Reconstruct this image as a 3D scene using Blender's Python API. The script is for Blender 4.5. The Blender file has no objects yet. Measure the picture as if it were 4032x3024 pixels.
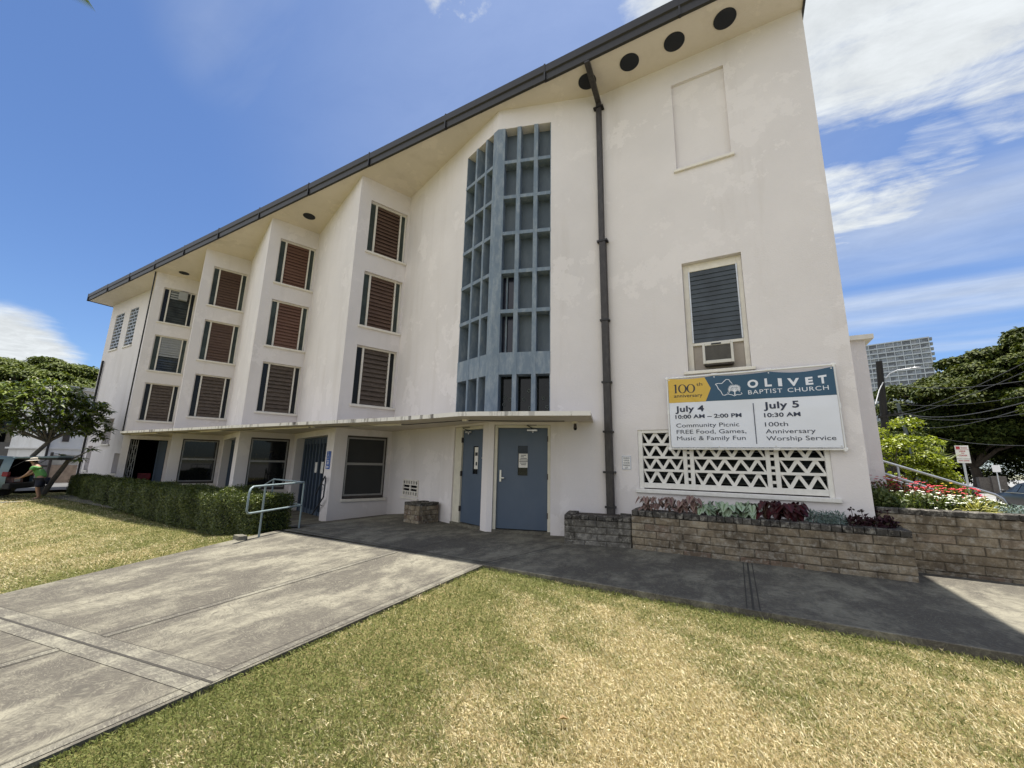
import bpy, math, random
import numpy as np
from mathutils import Vector, Matrix
random.seed(7); RNG = np.random.default_rng(11)
SC = bpy.context.scene; COL = SC.collection
R = math.radians

# ---------------------------------------------------------------- camera
cd = bpy.data.cameras.new("camera"); cam = bpy.data.objects.new("camera", cd); COL.objects.link(cam)
cd.sensor_width = 36.0; cd.lens = 14.135; cd.clip_start = 0.05; cd.clip_end = 3000
_r = Vector((0.87285, 0.48750, 0.02169)); _u = Vector((0.07564, -0.17907, 0.98092)); _b = Vector((0.48209, -0.85456, -0.19317))
cam.matrix_world = Matrix(((_r.x, _u.x, _b.x, 0), (_r.y, _u.y, _b.y, 0), (_r.z, _u.z, _b.z, 1.45), (0, 0, 0, 1)))
SC.camera = cam

# ---------------------------------------------------------------- light
SUN = Vector((-0.37, 2.17, 11.0)).normalized()          # towards the sun
sd = bpy.data.lights.new("sun", 'SUN'); sun = bpy.data.objects.new("sun", sd); COL.objects.link(sun)
sd.energy = 5.0; sd.angle = R(0.5); sd.color = (1.0, 0.95, 0.87)
sun.location = (0, 0, 40); sun.rotation_euler = SUN.to_track_quat('Z', 'Y').to_euler()

W = bpy.data.worlds.new("World"); SC.world = W; W.use_nodes = True
def build_world():
    nt = W.node_tree; nt.nodes.clear(); N = nt.nodes.new; L = nt.links.new
    out = N('ShaderNodeOutputWorld'); bg = N('ShaderNodeBackground'); L(bg.outputs[0], out.inputs[0])
    sky = N('ShaderNodeTexSky'); sky.sky_type = 'NISHITA'; sky.sun_disc = False
    sky.sun_elevation = math.asin(SUN.z); sky.sun_rotation = math.atan2(SUN.x, SUN.y)
    sky.air_density = 1.0; sky.dust_density = 0.6; sky.ozone_density = 1.6; sky.altitude = 0
    bg.inputs[1].default_value = 0.15
    tc = N('ShaderNodeTexCoord'); D = tc.outputs['Generated']
    sep = N('ShaderNodeSeparateXYZ'); L(D, sep.inputs[0])
    def math_(op, a, b=None, clamp=False):
        m = N('ShaderNodeMath'); m.operation = op; m.use_clamp = clamp
        for i, v in enumerate((a, b)):
            if v is None: continue
            if isinstance(v, (int, float)): m.inputs[i].default_value = v
            else: L(v, m.inputs[i])
        return m.outputs[0]
    def smooth(v, lo, hi):
        m = N('ShaderNodeMapRange'); m.interpolation_type = 'SMOOTHSTEP'; L(v, m.inputs[0])
        m.inputs[1].default_value = lo; m.inputs[2].default_value = hi; return m.outputs[0]
    # sky plane coordinates: direction divided by height
    zc = math_('MAXIMUM', sep.outputs[2], 0.06)
    px = math_('DIVIDE', sep.outputs[0], zc); py = math_('DIVIDE', sep.outputs[1], zc)
    def noise(rot, sx, sy, scale, detail, rough, off=0.0, dist=0.0):
        cx = N('ShaderNodeCombineXYZ'); L(px, cx.inputs[0]); L(py, cx.inputs[1])
        mp = N('ShaderNodeMapping'); L(cx.outputs[0], mp.inputs[0]); mp.inputs['Rotation'].default_value = (0, 0, rot)
        mp.inputs['Scale'].default_value = (sx, sy, 1); mp.inputs['Location'].default_value = (off, off * .7, off)
        n = N('ShaderNodeTexNoise'); L(mp.outputs[0], n.inputs['Vector']); n.inputs['Scale'].default_value = scale
        n.inputs['Detail'].default_value = detail; n.inputs['Roughness'].default_value = rough; n.inputs['Distortion'].default_value = dist
        return n.outputs[0]
    def lobe(az, el, lo, hi):                      # soft patch of sky round a direction
        d = (math.sin(R(az)) * math.cos(R(el)), math.cos(R(az)) * math.cos(R(el)), math.sin(R(el)))
        v = N('ShaderNodeVectorMath'); v.operation = 'DOT_PRODUCT'; L(D, v.inputs[0]); v.inputs[1].default_value = d
        return smooth(v.outputs['Value'], math.cos(R(lo)), math.cos(R(hi)))
    streak = noise(R(-28), .55, 2.6, 1.5, 8, .62, 3.0, .6)
    fine = noise(R(-20), 1.0, 1.6, 3.2, 12, .66, 1.3, .4)
    # big bright cloud bank upper right with a ragged lower edge
    bank = lobe(26, 56, 27, 17)
    for a_, e_, lo_, hi_, k_ in ((12, 28.5, 6.5, 2, .78), (16.5, 28, 5.5, 2, .72), (21, 30, 5, 1.5, .66), (27, 32, 6, 2, .7)): bank = math_('MAXIMUM', bank, math_('MULTIPLY', lobe(a_, e_, lo_, hi_), k_))
    m1 = math_('MULTIPLY', bank, 1.1)
    m1 = math_('ADD', m1, math_('MULTIPLY', math_('SUBTRACT', streak, .5), 1.5))
    m1 = math_('ADD', m1, math_('MULTIPLY', math_('SUBTRACT', fine, .5), 1.1))
    m1 = math_('MULTIPLY', smooth(m1, .36, 1.06), smooth(bank, 0.0, .35))
    # thin streaks below it
    low = math_('MULTIPLY', lobe(20, 17, 24, 12), smooth(noise(R(-66), .4, 2.2, .55, 5, .5, 8.0, .5), .34, .74))
    m2 = math_('MULTIPLY', low, .62)
    # white cumulus low at the left
    cum = math_('ADD', lobe(-83, 6.5, 8.5, 3), math_('MULTIPLY', math_('SUBTRACT', noise(0, 1, 1, 1.1, 9, .6, 5.0), .5), 1.3))
    m3 = math_('MULTIPLY', smooth(cum, .3, .85), smooth(lobe(-83, 6.5, 10, 4.5), 0, .5))
    # faint veils and small puffs above the roof
    veil = math_('MULTIPLY', math_('MULTIPLY', lobe(-68, 45, 10, 2), smooth(noise(R(40), .5, 2.5, 1.6, 6, .5, 2.0), .42, .75)), .16)
    puff = math_('MULTIPLY', lobe(-40.5, 54.5, 4, 1.5), smooth(noise(0, 1, 1, 6.5, 8, .6, 9.0), .46, .66))
    glow = math_('MULTIPLY', lobe(-20, 40, 42, 5), .16)
    mask = m1
    for m in (m2, m3, veil, puff, glow): mask = math_('MAXIMUM', mask, m)
    mask = math_('MINIMUM', mask, 1.0)
    mix = N('ShaderNodeMix'); mix.data_type = 'RGBA'; L(mask, mix.inputs[0])
    tint = N('ShaderNodeMix'); tint.data_type = 'RGBA'; tint.blend_type = 'MULTIPLY'; tint.inputs[0].default_value = 1.0
    L(sky.outputs[0], tint.inputs[6]); tint.inputs[7].default_value = SKY_TINT
    L(tint.outputs[2], mix.inputs[6]); sh_ = N('ShaderNodeMix'); sh_.data_type = 'RGBA'; L(smooth(fine, .3, .7), sh_.inputs[0]); sh_.inputs[6].default_value = tuple(x * .84 for x in CLOUD[:3]) + (1,); sh_.inputs[7].default_value = tuple(x * 1.06 for x in CLOUD[:3]) + (1,); L(sh_.outputs[2], mix.inputs[7])
    # unseen bright cloud added behind the camera to light the shaded facade
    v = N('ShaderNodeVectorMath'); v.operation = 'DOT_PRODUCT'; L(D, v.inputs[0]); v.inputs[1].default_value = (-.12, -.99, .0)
    fill_mask = math_('MULTIPLY', smooth(math_('ADD', v.outputs['Value'], math_('MULTIPLY', math_('SUBTRACT', noise(0, 1, 1, .9, 6, .6, 12.0), .5), .2)), .13, .5), smooth(sep.outputs[2], -.02, .10))
    mix2 = N('ShaderNodeMix'); mix2.data_type = 'RGBA'; L(fill_mask, mix2.inputs[0]); L(mix.outputs[2], mix2.inputs[6]); 
    so_ = N('ShaderNodeMix'); so_.data_type = 'RGBA'; L(smooth(sep.outputs[0], -.25, .85), so_.inputs[0]); so_.inputs[6].default_value = tuple(x * 1.18 for x in FILL_CLOUD[:3]) + (1,); so_.inputs[7].default_value = tuple(x * .42 for x in FILL_CLOUD[:3]) + (1,); L(so_.outputs[2], mix2.inputs[7])  # added cloud graded brighter left, dimmer right, to darken the right wall
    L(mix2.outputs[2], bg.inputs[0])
SKY_TINT = (0.315, 0.388, 0.50, 1); CLOUD = (2.75, 2.9, 3.0, 1); FILL_CLOUD = (3.6, 3.7, 3.9, 1)
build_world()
SC.view_settings.view_transform = 'Standard'; SC.view_settings.look = 'None'
SC.view_settings.exposure = 1.0; SC.view_settings.gamma = 1.0; SC.view_settings.use_curve_mapping = False
SC.cycles.use_denoising = True; SC.cycles.max_bounces = 8; SC.cycles.diffuse_bounces = 5
SC.cycles.glossy_bounces = 3; SC.cycles.transmission_bounces = 4; SC.cycles.caustics_reflective = False

# ---------------------------------------------------------------- helpers
BASE = {}
def tag(o, label=None, cat=None, group=None, kind=None):
    for k, v in (('label', label), ('category', cat), ('group', group), ('kind', kind)):
        if v: o[k] = v
    return o
def thing(name, label, cat, loc=(0, 0, 0), group=None):
    o = bpy.data.objects.new(name, None); COL.objects.link(o); o.location = loc; o.empty_display_size = .2
    BASE[o.name] = Vector(loc); return tag(o, label, cat, group)
def attach(o, parent, local=False):
    o.parent = parent
    if not local and parent.name in BASE: o.matrix_parent_inverse = Matrix.Translation(-BASE[parent.name])
    if local: BASE[o.name] = Vector((0, 0, 0))
    else: BASE[o.name] = Vector((0, 0, 0))
class MB:
    """collects polygons; build() links them as one mesh object (world coordinates)"""
    def __init__(s): s.v = []; s.f = []; s.sm = []; s.mi = []; s.cur = 0
    def add(s, vs, fs, smooth=False):
        b = len(s.v); s.v += [tuple(p) for p in vs]
        for f in fs: s.f.append([i + b for i in f]); s.sm.append(smooth); s.mi.append(s.cur)
    def quad(s, a, b, c, d): s.add((a, b, c, d), ((0, 1, 2, 3),))
    def hexa(s, p):                                    # 8 corners: bottom ring, top ring
        s.add(p, ((3, 2, 1, 0), (4, 5, 6, 7), (0, 1, 5, 4), (1, 2, 6, 5), (2, 3, 7, 6), (3, 0, 4, 7)))
    def box(s, x0, x1, y0, y1, z0, z1, fr=None):
        p = [(x0, y0, z0), (x1, y0, z0), (x1, y1, z0), (x0, y1, z0), (x0, y0, z1), (x1, y0, z1), (x1, y1, z1), (x0, y1, z1)]
        s.hexa([fr(*q) for q in p] if fr else p)
    def bar(s, a, b, w, h, up=(0, 0, 1)):              # straight bar from a to b
        a = Vector(a); b = Vector(b); d = (b - a).normalized(); u = Vector(up)
        x = d.cross(u)
        if x.length < 1e-4: x = d.cross(Vector((1, 0, 0)))
        x.normalize(); u = x.cross(d); x *= w / 2; u *= h / 2
        s.hexa([a - x - u, a + x - u, b + x - u, b - x - u, a - x + u, a + x + u, b + x + u, b - x + u])
    def tube(s, pts, r, n=8, cap=True, smooth=True):
        pts = [Vector(p) for p in pts]; rs = r if isinstance(r, (list, tuple)) else [r] * len(pts)
        ring = []; ref = None
        for i, p in enumerate(pts):
            d = (pts[min(i + 1, len(pts) - 1)] - pts[max(i - 1, 0)]).normalized()
            if ref is None or abs(ref.dot(d)) > .95: ref = Vector((0, 0, 1)) if abs(d.z) < .9 else Vector((1, 0, 0))
            x = d.cross(ref).normalized(); y = x.cross(d).normalized(); ref = y
            ring.append([p + (x * math.cos(t) + y * math.sin(t)) * rs[i] for t in [2 * math.pi * k / n for k in range(n)]])
        vs = [q for rr in ring for q in rr]; fs = []
        for i in range(len(pts) - 1):
            for k in range(n): fs.append((i * n + k, i * n + (k + 1) % n, (i + 1) * n + (k + 1) % n, (i + 1) * n + k))
        s.add(vs, fs, smooth)
        if cap: s.add(ring[0], (tuple(range(n))[::-1],)); s.add(ring[-1], (tuple(range(n)),))
    def prism(s, poly, z0, z1):
        n = len(poly); vs = [(p[0], p[1], z0) for p in poly] + [(p[0], p[1], z1) for p in poly]
        s.add(vs, [tuple(range(n))[::-1], tuple(range(n, 2 * n))] + [(i, (i + 1) % n, n + (i + 1) % n, n + i) for i in range(n)])
    def ellipsoid(s, c, r, n=12, m=8, smooth=True):
        vs = [(c[0], c[1], c[2] - r[2])]; fs = []
        for j in range(1, m):
            a = -math.pi / 2 + math.pi * j / m
            for k in range(n):
                t = 2 * math.pi * k / n; vs.append((c[0] + r[0] * math.cos(a) * math.cos(t), c[1] + r[1] * math.cos(a) * math.sin(t), c[2] + r[2] * math.sin(a)))
        vs.append((c[0], c[1], c[2] + r[2])); top = len(vs) - 1
        for k in range(n):
            fs.append((0, 1 + (k + 1) % n, 1 + k)); fs.append((top, top - n + k, top - n + (k + 1) % n))
            for j in range(m - 2): a = 1 + j * n; fs.append((a + k, a + (k + 1) % n, a + n + (k + 1) % n, a + n + k))
        s.add(vs, fs, smooth)
    def build(s, name, m, parent=None, bevel=0.0, local=False):
        me = bpy.data.meshes.new(name); me.from_pydata(s.v, [], s.f)
        me.polygons.foreach_set('use_smooth', s.sm)
        for mm in (m if isinstance(m, (list, tuple)) else [m]): me.materials.append(mm)
        if any(s.mi): me.polygons.foreach_set('material_index', s.mi)
        me.update(); o = bpy.data.objects.new(name, me); COL.objects.link(o)
        if parent: attach(o, parent, local)
        if bevel:
            b = o.modifiers.new('bevel', 'BEVEL'); b.width = bevel; b.segments = 2; b.limit_method = 'ANGLE'; b.angle_limit = R(50)
        return o
def np_mesh(name, V, F, m, parent=None, local=False, uv_attr=None):
    """V (n,3) float, F (k,3|4) int"""
    me = bpy.data.meshes.new(name); V = np.ascontiguousarray(V, np.float32); F = np.ascontiguousarray(F, np.int32)
    k = F.shape[1]; me.vertices.add(len(V)); me.vertices.foreach_set('co', V.ravel())
    me.loops.add(F.size); me.loops.foreach_set('vertex_index', F.ravel())
    me.polygons.add(len(F)); me.polygons.foreach_set('loop_start', np.arange(0, F.size, k, dtype=np.int32))
    me.polygons.foreach_set('loop_total', np.full(len(F), k, np.int32)); me.update(calc_edges=True); me.validate()
    me.materials.append(m); o = bpy.data.objects.new(name, me); COL.objects.link(o)
    if parent: attach(o, parent, local)
    return o
def leaves(P, Dr, Nn, ln, wd, droop=.25):
    """P base points, Dr direction, Nn normal (all (n,3)); each leaf = 2 quads folded on the midrib: 6 verts"""
    n = len(P); ln = np.broadcast_to(np.asarray(ln, float), (n,))[:, None]; wd = np.broadcast_to(np.asarray(wd, float), (n,))[:, None]
    Dr = Dr / (np.linalg.norm(Dr, axis=1, keepdims=True) + 1e-9); S = np.cross(Dr, Nn); S /= (np.linalg.norm(S, axis=1, keepdims=True) + 1e-9)
    U = np.cross(S, Dr)
    mid = P + Dr * ln * .5 + U * ln * .05; tip = P + Dr * ln - U * ln * droop
    l = mid + S * wd * .5 + U * wd * .12; r = mid - S * wd * .5 + U * wd * .12
    V = np.stack([P, l, tip, r], 1).reshape(-1, 3)
    i = np.arange(n)[:, None] * 4
    return V, i + np.array([[0, 1, 2, 3]])
def rand_unit(n):
    v = RNG.normal(size=(n, 3)); return v / np.linalg.norm(v, axis=1, keepdims=True)
class Fr:
    """vertical wall frame: s along the wall (walking right), d outwards, z up"""
    def __init__(s, o, a):
        s.o = o; s.a = R(a); s.t = (math.cos(s.a), math.sin(s.a)); s.n = (math.sin(s.a), -math.cos(s.a))
    def __call__(s, u, d, z): return (s.o[0] + s.t[0] * u + s.n[0] * d, s.o[1] + s.t[1] * u + s.n[1] * d, z)
    def box(s, mb, s0, s1, d0, d1, z0, z1): mb.box(s0, s1, -d1, -d0, z0, z1, lambda x, y, z: s(x, -y, z))
def G(x, y):                                           # site ground level
    t = -.033 * max(0.0, min(5.3 - y, 8.0))
    return t + float(np.interp(x, [-60, -40, -25, -15, -10.5, -8.3, 5, 8, 30], [-.45, -.42, -.42, -.40, -.28, 0, 0, -.32, -.35]))
def polar(az, el, dist):                               # compass from the entrance lawn, metres
    return (dist * math.sin(R(az)), dist * math.cos(R(az)), 1.45 + dist * math.tan(R(el)))

# ---------------------------------------------------------------- materials
def nodes(name):
    m = bpy.data.materials.new(name); m.use_nodes = True; nt = m.node_tree; nt.nodes.clear()
    out = nt.nodes.new('ShaderNodeOutputMaterial'); b = nt.nodes.new('ShaderNodeBsdfPrincipled'); nt.links.new(b.outputs[0], out.inputs[0])
    return m, nt, b, out
def tex_noise(nt, scale, detail=5, rough=.55, vec=None, dist=0, stretch=None):
    tc = nt.nodes.new('ShaderNodeTexCoord'); n = nt.nodes.new('ShaderNodeTexNoise'); src = vec or tc.outputs['Object']
    if stretch:
        mp = nt.nodes.new('ShaderNodeMapping'); nt.links.new(src, mp.inputs[0]); mp.inputs['Scale'].default_value = stretch; src = mp.outputs[0]
    nt.links.new(src, n.inputs['Vector']); n.inputs['Scale'].default_value = scale; n.inputs['Detail'].default_value = detail
    n.inputs['Roughness'].default_value = rough; n.inputs['Distortion'].default_value = dist; return n.outputs[0]
def ramp(nt, fac, stops):
    r = nt.nodes.new('ShaderNodeValToRGB'); nt.links.new(fac, r.inputs[0]); e = r.color_ramp.elements
    while len(e) < len(stops): e.new(.5)
    for x, (p, c) in zip(e, stops): x.position = p; x.color = (*c[:3], 1) if not isinstance(c, (int, float)) else (c, c, c, 1)
    return r.outputs[0]
def mixc(nt, fac, a, b, mode='MIX'):
    m = nt.nodes.new('ShaderNodeMix'); m.data_type = 'RGBA'; m.blend_type = mode
    for i, v in ((0, fac), (6, a), (7, b)):
        if isinstance(v, (int, float)): m.inputs[i].default_value = v
        elif isinstance(v, tuple): m.inputs[i].default_value = (*v[:3], 1)
        else: nt.links.new(v, m.inputs[i])
    return m.outputs[2]
def mth(nt, op, a, b=None, clamp=False):
    m = nt.nodes.new('ShaderNodeMath'); m.operation = op; m.use_clamp = clamp
    for i, v in enumerate((a, b)):
        if v is None: continue
        if isinstance(v, (int, float)): m.inputs[i].default_value = v
        else: nt.links.new(v, m.inputs[i])
    return m.outputs[0]
def bump(nt, b, h, strength=.3, dist=.01):
    n = nt.nodes.new('ShaderNodeBump'); n.inputs['Strength'].default_value = strength; n.inputs['Distance'].default_value = dist
    nt.links.new(h, n.inputs['Height']); nt.links.new(n.outputs[0], b.inputs['Normal'])
def simple(name, c, rough=.6, var=.15, scale=6, metal=0, spec=.5, bmp=0, bscale=60, stretch=None):
    m, nt, b, out = nodes(name)
    f = tex_noise(nt, scale, 6, .6, stretch=stretch)
    lo = tuple(x * (1 - var) for x in c); hi = tuple(min(1, x * (1 + var)) for x in c)
    nt.links.new(ramp(nt, f, [(.3, lo), (.7, hi)]), b.inputs['Base Color'])
    b.inputs['Roughness'].default_value = rough; b.inputs['Metallic'].default_value = metal; b.inputs['Specular IOR Level'].default_value = spec
    if bmp: bump(nt, b, tex_noise(nt, bscale, 4, .6), bmp, .005)
    return m
def island(nt): return nt.nodes.new('ShaderNodeNewGeometry').outputs['Random Per Island']
def leafmat(name, stops, rough=.5, trans=.25, patch=None, spec=.4):
    m, nt, b, out = nodes(name); c = ramp(nt, island(nt), stops)
    if patch: c = mixc(nt, ramp(nt, tex_noise(nt, patch[0], 3), [(.42, 0.0), (.6, 1.0)]), c, mixc(nt, 1.0, c, patch[1], 'MULTIPLY'))
    nt.links.new(c, b.inputs['Base Color']); b.inputs['Roughness'].default_value = rough; b.inputs['Specular IOR Level'].default_value = spec
    t = nt.nodes.new('ShaderNodeBsdfTranslucent'); nt.links.new(mixc(nt, 1.0, c, (1.15, 1.2, .5), 'MULTIPLY'), t.inputs[0])
    mx = nt.nodes.new('ShaderNodeMixShader'); mx.inputs[0].default_value = trans
    nt.links.new(b.outputs[0], mx.inputs[1]); nt.links.new(t.outputs[0], mx.inputs[2]); nt.links.new(mx.outputs[0], out.inputs[0]); return m
def stucco(name, c):
    m, nt, b, out = nodes(name)
    big = tex_noise(nt, .55, 6, .6); streak = tex_noise(nt, 1.6, 7, .65, stretch=(1, 1, .12)); sp = tex_noise(nt, 26, 3, .7)
    col = mixc(nt, ramp(nt, big, [(.35, 0.0), (.7, 1.0)]), tuple(x * .95 for x in c), tuple(min(1, x * 1.04) for x in c))
    col = mixc(nt, ramp(nt, streak, [(.52, 0.0), (.78, .42)]), col, tuple(x * f for x, f in zip(c, (.72, .69, .64))))
    col = mixc(nt, ramp(nt, sp, [(.66, 0.0), (.78, .35)]), col, tuple(x * .78 for x in c))
    # repaired areas with a crisp patch outline
    v = nt.nodes.new('ShaderNodeTexNoise'); tc = nt.nodes.new('ShaderNodeTexCoord'); nt.links.new(tc.outputs['Object'], v.inputs['Vector']); v.inputs['Scale'].default_value = .8; v.inputs['Detail'].default_value = 9; v.inputs['Roughness'].default_value = .7
    col = mixc(nt, ramp(nt, v.outputs[0], [(.57, 0.0), (.578, .75)]), col, tuple(min(1, x * 1.07) for x in c))
    nt.links.new(col, b.inputs['Base Color']); b.inputs['Roughness'].default_value = .85; b.inputs['Specular IOR Level'].default_value = .25
    bump(nt, b, mth(nt, 'ADD', tex_noise(nt, 38, 5, .7), mth(nt, 'MULTIPLY', tex_noise(nt, 5, 4, .6), 1.3)), .5, .012); return m
def concrete(name, c, swirl=True):
    m, nt, b, out = nodes(name); tc = nt.nodes.new('ShaderNodeTexCoord')
    big = tex_noise(nt, .9, 10, .70, stretch=(1.0, .62, 1), dist=.4); mid = tex_noise(nt, 3.4, 9, .74, stretch=(1.2, .6, 1)); gr = tex_noise(nt, 75, 4, .75); sp = tex_noise(nt, 240, 2, .6)
    pale = tuple(x * f for x, f in zip(c, (1.48, 1.48, 1.36))); dark = tuple(x * f for x, f in zip(c, (.49, .47, .475)))
    k = mth(nt, 'ADD', mth(nt, 'MULTIPLY', big, .62), mth(nt, 'MULTIPLY', mid, .38))
    col = mixc(nt, ramp(nt, k, [(.43, 0.0), (.53, .9), (.66, 1.0)]), pale, dark)
    h = gr
    # curved broom strokes: long thin noise on warped coordinates
    wn = nt.nodes.new('ShaderNodeTexNoise'); nt.links.new(tc.outputs['Object'], wn.inputs['Vector']); wn.inputs['Scale'].default_value = 1.15; wn.inputs['Detail'].default_value = 3
    wv = nt.nodes.new('ShaderNodeVectorMath'); wv.operation = 'SCALE'; nt.links.new(wn.outputs['Color'], wv.inputs[0]); wv.inputs['Scale'].default_value = 1.5 if swirl else .3
    wa = nt.nodes.new('ShaderNodeVectorMath'); wa.operation = 'ADD'; nt.links.new(tc.outputs['Object'], wa.inputs[0]); nt.links.new(wv.outputs[0], wa.inputs[1])
    br = tex_noise(nt, 9.0, 8, .72, vec=wa.outputs[0], stretch=(1, 4, 1)); br2 = tex_noise(nt, 22.0, 6, .7, vec=wa.outputs[0], stretch=(1, 3.2, 1))
    col = mixc(nt, ramp(nt, br, [(.46, 0.0), (.62, .6)]), col, tuple(x * .45 for x in c)); col = mixc(nt, ramp(nt, br2, [(.5, 0.0), (.68, .55)]), col, tuple(x * f for x, f in zip(c, (1.75, 1.75, 1.6))))
    h = mth(nt, 'ADD', gr, mth(nt, 'MULTIPLY', br2, .8))
    col = mixc(nt, ramp(nt, gr, [(.48, 0.0), (.74, .4)]), col, tuple(x * .38 for x in c)); col = mixc(nt, ramp(nt, sp, [(.55, 0.0), (.8, .35)]), col, tuple(x * 1.5 for x in c))
    nt.links.new(col, b.inputs['Base Color']); b.inputs['Roughness'].default_value = .9; b.inputs['Specular IOR Level'].default_value = .2
    bump(nt, b, h, .45, .008); return m
def glass_dark(name, c=(.012, .014, .014), rough=.04, spec=.6):
    m, nt, b, out = nodes(name); f = tex_noise(nt, 2.2, 4, .6)
    nt.links.new(ramp(nt, f, [(.35, c), (.75, tuple(x * 2.2 for x in c))]), b.inputs['Base Color']); b.inputs['Roughness'].default_value = rough; b.inputs['Specular IOR Level'].default_value = spec; return m
def weathered(name, c, worn, amount=.5, scale=9, rough=.7, stretch=None):
    m, nt, b, out = nodes(name); f = tex_noise(nt, scale, 9, .72, stretch=stretch)
    col = mixc(nt, ramp(nt, f, [(.45, 0.0), (.72, amount)]), c, worn)
    col = mixc(nt, ramp(nt, tex_noise(nt, 1.5, 5, .6), [(.3, .0), (.8, .3)]), col, tuple(x * .6 for x in c))
    nt.links.new(col, b.inputs['Base Color']); b.inputs['Roughness'].default_value = rough; bump(nt, b, tex_noise(nt, 45, 4), .25, .005); return m
M = {}
M['stucco'] = stucco('stucco', (.715, .675, .668)); M['soffit'] = stucco('soffit_paint', (.67, .605, .525))
M['concrete'] = concrete('concrete', (.150, .140, .117)); M['band'] = concrete('concrete_band', (.172, .163, .138), False)
M['gutter'] = weathered('gutter_brown', (.006, .005, .006), (.035, .031, .031), .35, 14, .5)
M['pipe'] = weathered('pipe_brown', (.022, .018, .017), (.13, .115, .105), .4, 16, .5, (1, 1, .3))
M['trim'] = simple('trim_paint', (.72, .68, .61), .55, .08, 5, bmp=.1); M['white'] = weathered('white_paint', (.78, .76, .72), (.45, .42, .38), .3, 12, .5)
M['slat'] = weathered('slat_brown', (.105, .060, .043), (.18, .115, .08), .7, 6, .6, (1, 1, 5)); M['slat_red'] = weathered('slat_red', (.155, .076, .052), (.21, .12, .085), .6, 6, .6, (1, 1, 5))
M['slat_worn'] = weathered('slat_worn', (.075, .055, .043), (.22, .175, .14), .85, 7, .7, (1, 1, 7)); M['slat_grey'] = weathered('slat_grey', (.34, .35, .35), (.24, .25, .25), .5, 6, .4)
M['slat_dark'] = glass_dark('slat_glass', (.03, .035, .036), .2)
M['pane'] = glass_dark('pane_green', (.032, .042, .038), .4, .25); M['pane_black'] = glass_dark('pane_black', (.008, .01, .012), .3, .25)
M['glass'] = glass_dark('window_glass', (.006, .007, .007), .03, .32); M['screen'] = simple('insect_screen', (.028, .029, .029), .75, .1, 3)
M['alu'] = simple('aluminium', (.30, .29, .275), .4, .12, 8, metal=.35); M['bronze'] = simple('bronze_frame', (.05, .04, .035), .5, .2, 8)
M['blue_grid'] = weathered('blue_grid_paint', (.165, .215, .275), (.36, .40, .43), .85, 7, .75, (1, 1, .35)); M['blue_panel'] = weathered('blue_panel', (.105, .138, .175), (.185, .22, .255), .75, 2.2, .6, (1.2, 1.2, .45))
M['door'] = weathered('door_blue', (.064, .094, .142), (.11, .135, .17), .35, 2.2, .45, (1, 1, .4)); M['door_frame'] = simple('door_frame', (.60, .565, .47), .6, .1, 5)
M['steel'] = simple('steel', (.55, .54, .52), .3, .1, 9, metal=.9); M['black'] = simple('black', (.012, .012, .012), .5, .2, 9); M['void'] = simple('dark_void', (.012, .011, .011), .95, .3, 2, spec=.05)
M['rail'] = simple('rail_green', (.21, .265, .275), .45, .15, 9); M['rail_dark'] = simple('rail_navy', (.03, .035, .045), .45, .2, 9); M['galv'] = simple('galvanised', (.46, .47, .48), .38, .14, 10, metal=.7)
M['pvc'] = simple('pvc', (.78, .77, .75), .35, .06, 6); M['soil'] = simple('soil', (.05, .038, .028), .95, .4, 14, bmp=.6, bscale=40)
M['bark'] = simple('bark', (.10, .078, .06), .9, .4, 7, bmp=.7, bscale=18, stretch=(1, 1, .3)); M['bark_grey'] = simple('bark_grey', (.17, .15, .13), .9, .3, 9, bmp=.5, bscale=20)
M['wood_pole'] = simple('wood_pole', (.016, .014, .012), .9, .35, 9, bmp=.4, bscale=30, stretch=(1, 1, .1))
# ================================================================ setting: ground
def sheet(name, xs, ys, zf, m, parent=None):
    V = [(x, y, zf(x, y)) for y in ys for x in xs]; n = len(xs)
    F = [(j * n + i, j * n + i + 1, (j + 1) * n + i + 1, (j + 1) * n + i) for j in range(len(ys) - 1) for i in range(n - 1)]
    return np_mesh(name, np.array(V), np.array(F), m, parent)
def lawn_material():
    m, nt, b, out = nodes('lawn_ground'); big = tex_noise(nt, .45, 5, .6); med = tex_noise(nt, 3, 7, .65); f = tex_noise(nt, 45, 6, .75)
    col = mixc(nt, ramp(nt, big, [(.4, 0.0), (.6, 1.0)]), (.34, .28, .135), (.12, .13, .04))
    col = mixc(nt, ramp(nt, med, [(.4, 0.0), (.65, .6)]), col, (.20, .19, .065)); col = mixc(nt, ramp(nt, f, [(.35, .75), (.6, 0.0)]), col, (.075, .065, .03))
    nt.links.new(col, b.inputs['Base Color']); b.inputs['Roughness'].default_value = .95; b.inputs['Specular IOR Level'].default_value = .1; bump(nt, b, f, .8, .03); return m
M['lawn'] = lawn_material()
LEFT_EDGE = lambda y: -7.0 - .278 * y                     # left border of the wide walk
xs = sorted(set(list(np.arange(-60, -8, 2.0)) + list(np.arange(-10.5, 8.6, .5)) + [-8.3, 8, 10, 14, 20, 30, 60]))
ys = sorted(set(list(np.arange(-20, -3, 3.0)) + list(np.arange(-3, 10, .5)) + [5.3, 12, 16, 22, 30]))
def edge_drop(x, y): return .03 + .035 * min(1, max(0, (y - 4.2) / .7)) * min(1, max(0, (x + 3.2) / 1.5))
def lawn_z(x, y):
    inwalk = (LEFT_EDGE(y) + .25 < x < -3.4 - .25)
    return G(x, y) - (.12 if inwalk or y > 5.5 else edge_drop(x, y) + .015)
tag(sheet('lawn', xs, ys, lawn_z, M['lawn']), kind='structure')
g = MB(); g.quad((-1500, -1500, -.75), (1500, -1500, -.75), (1500, 1500, -.75), (-1500, 1500, -.75))
tag(g.build('ground', simple('far_ground', (.16, .16, .10), .95, .3, .05)), kind='structure')
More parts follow.
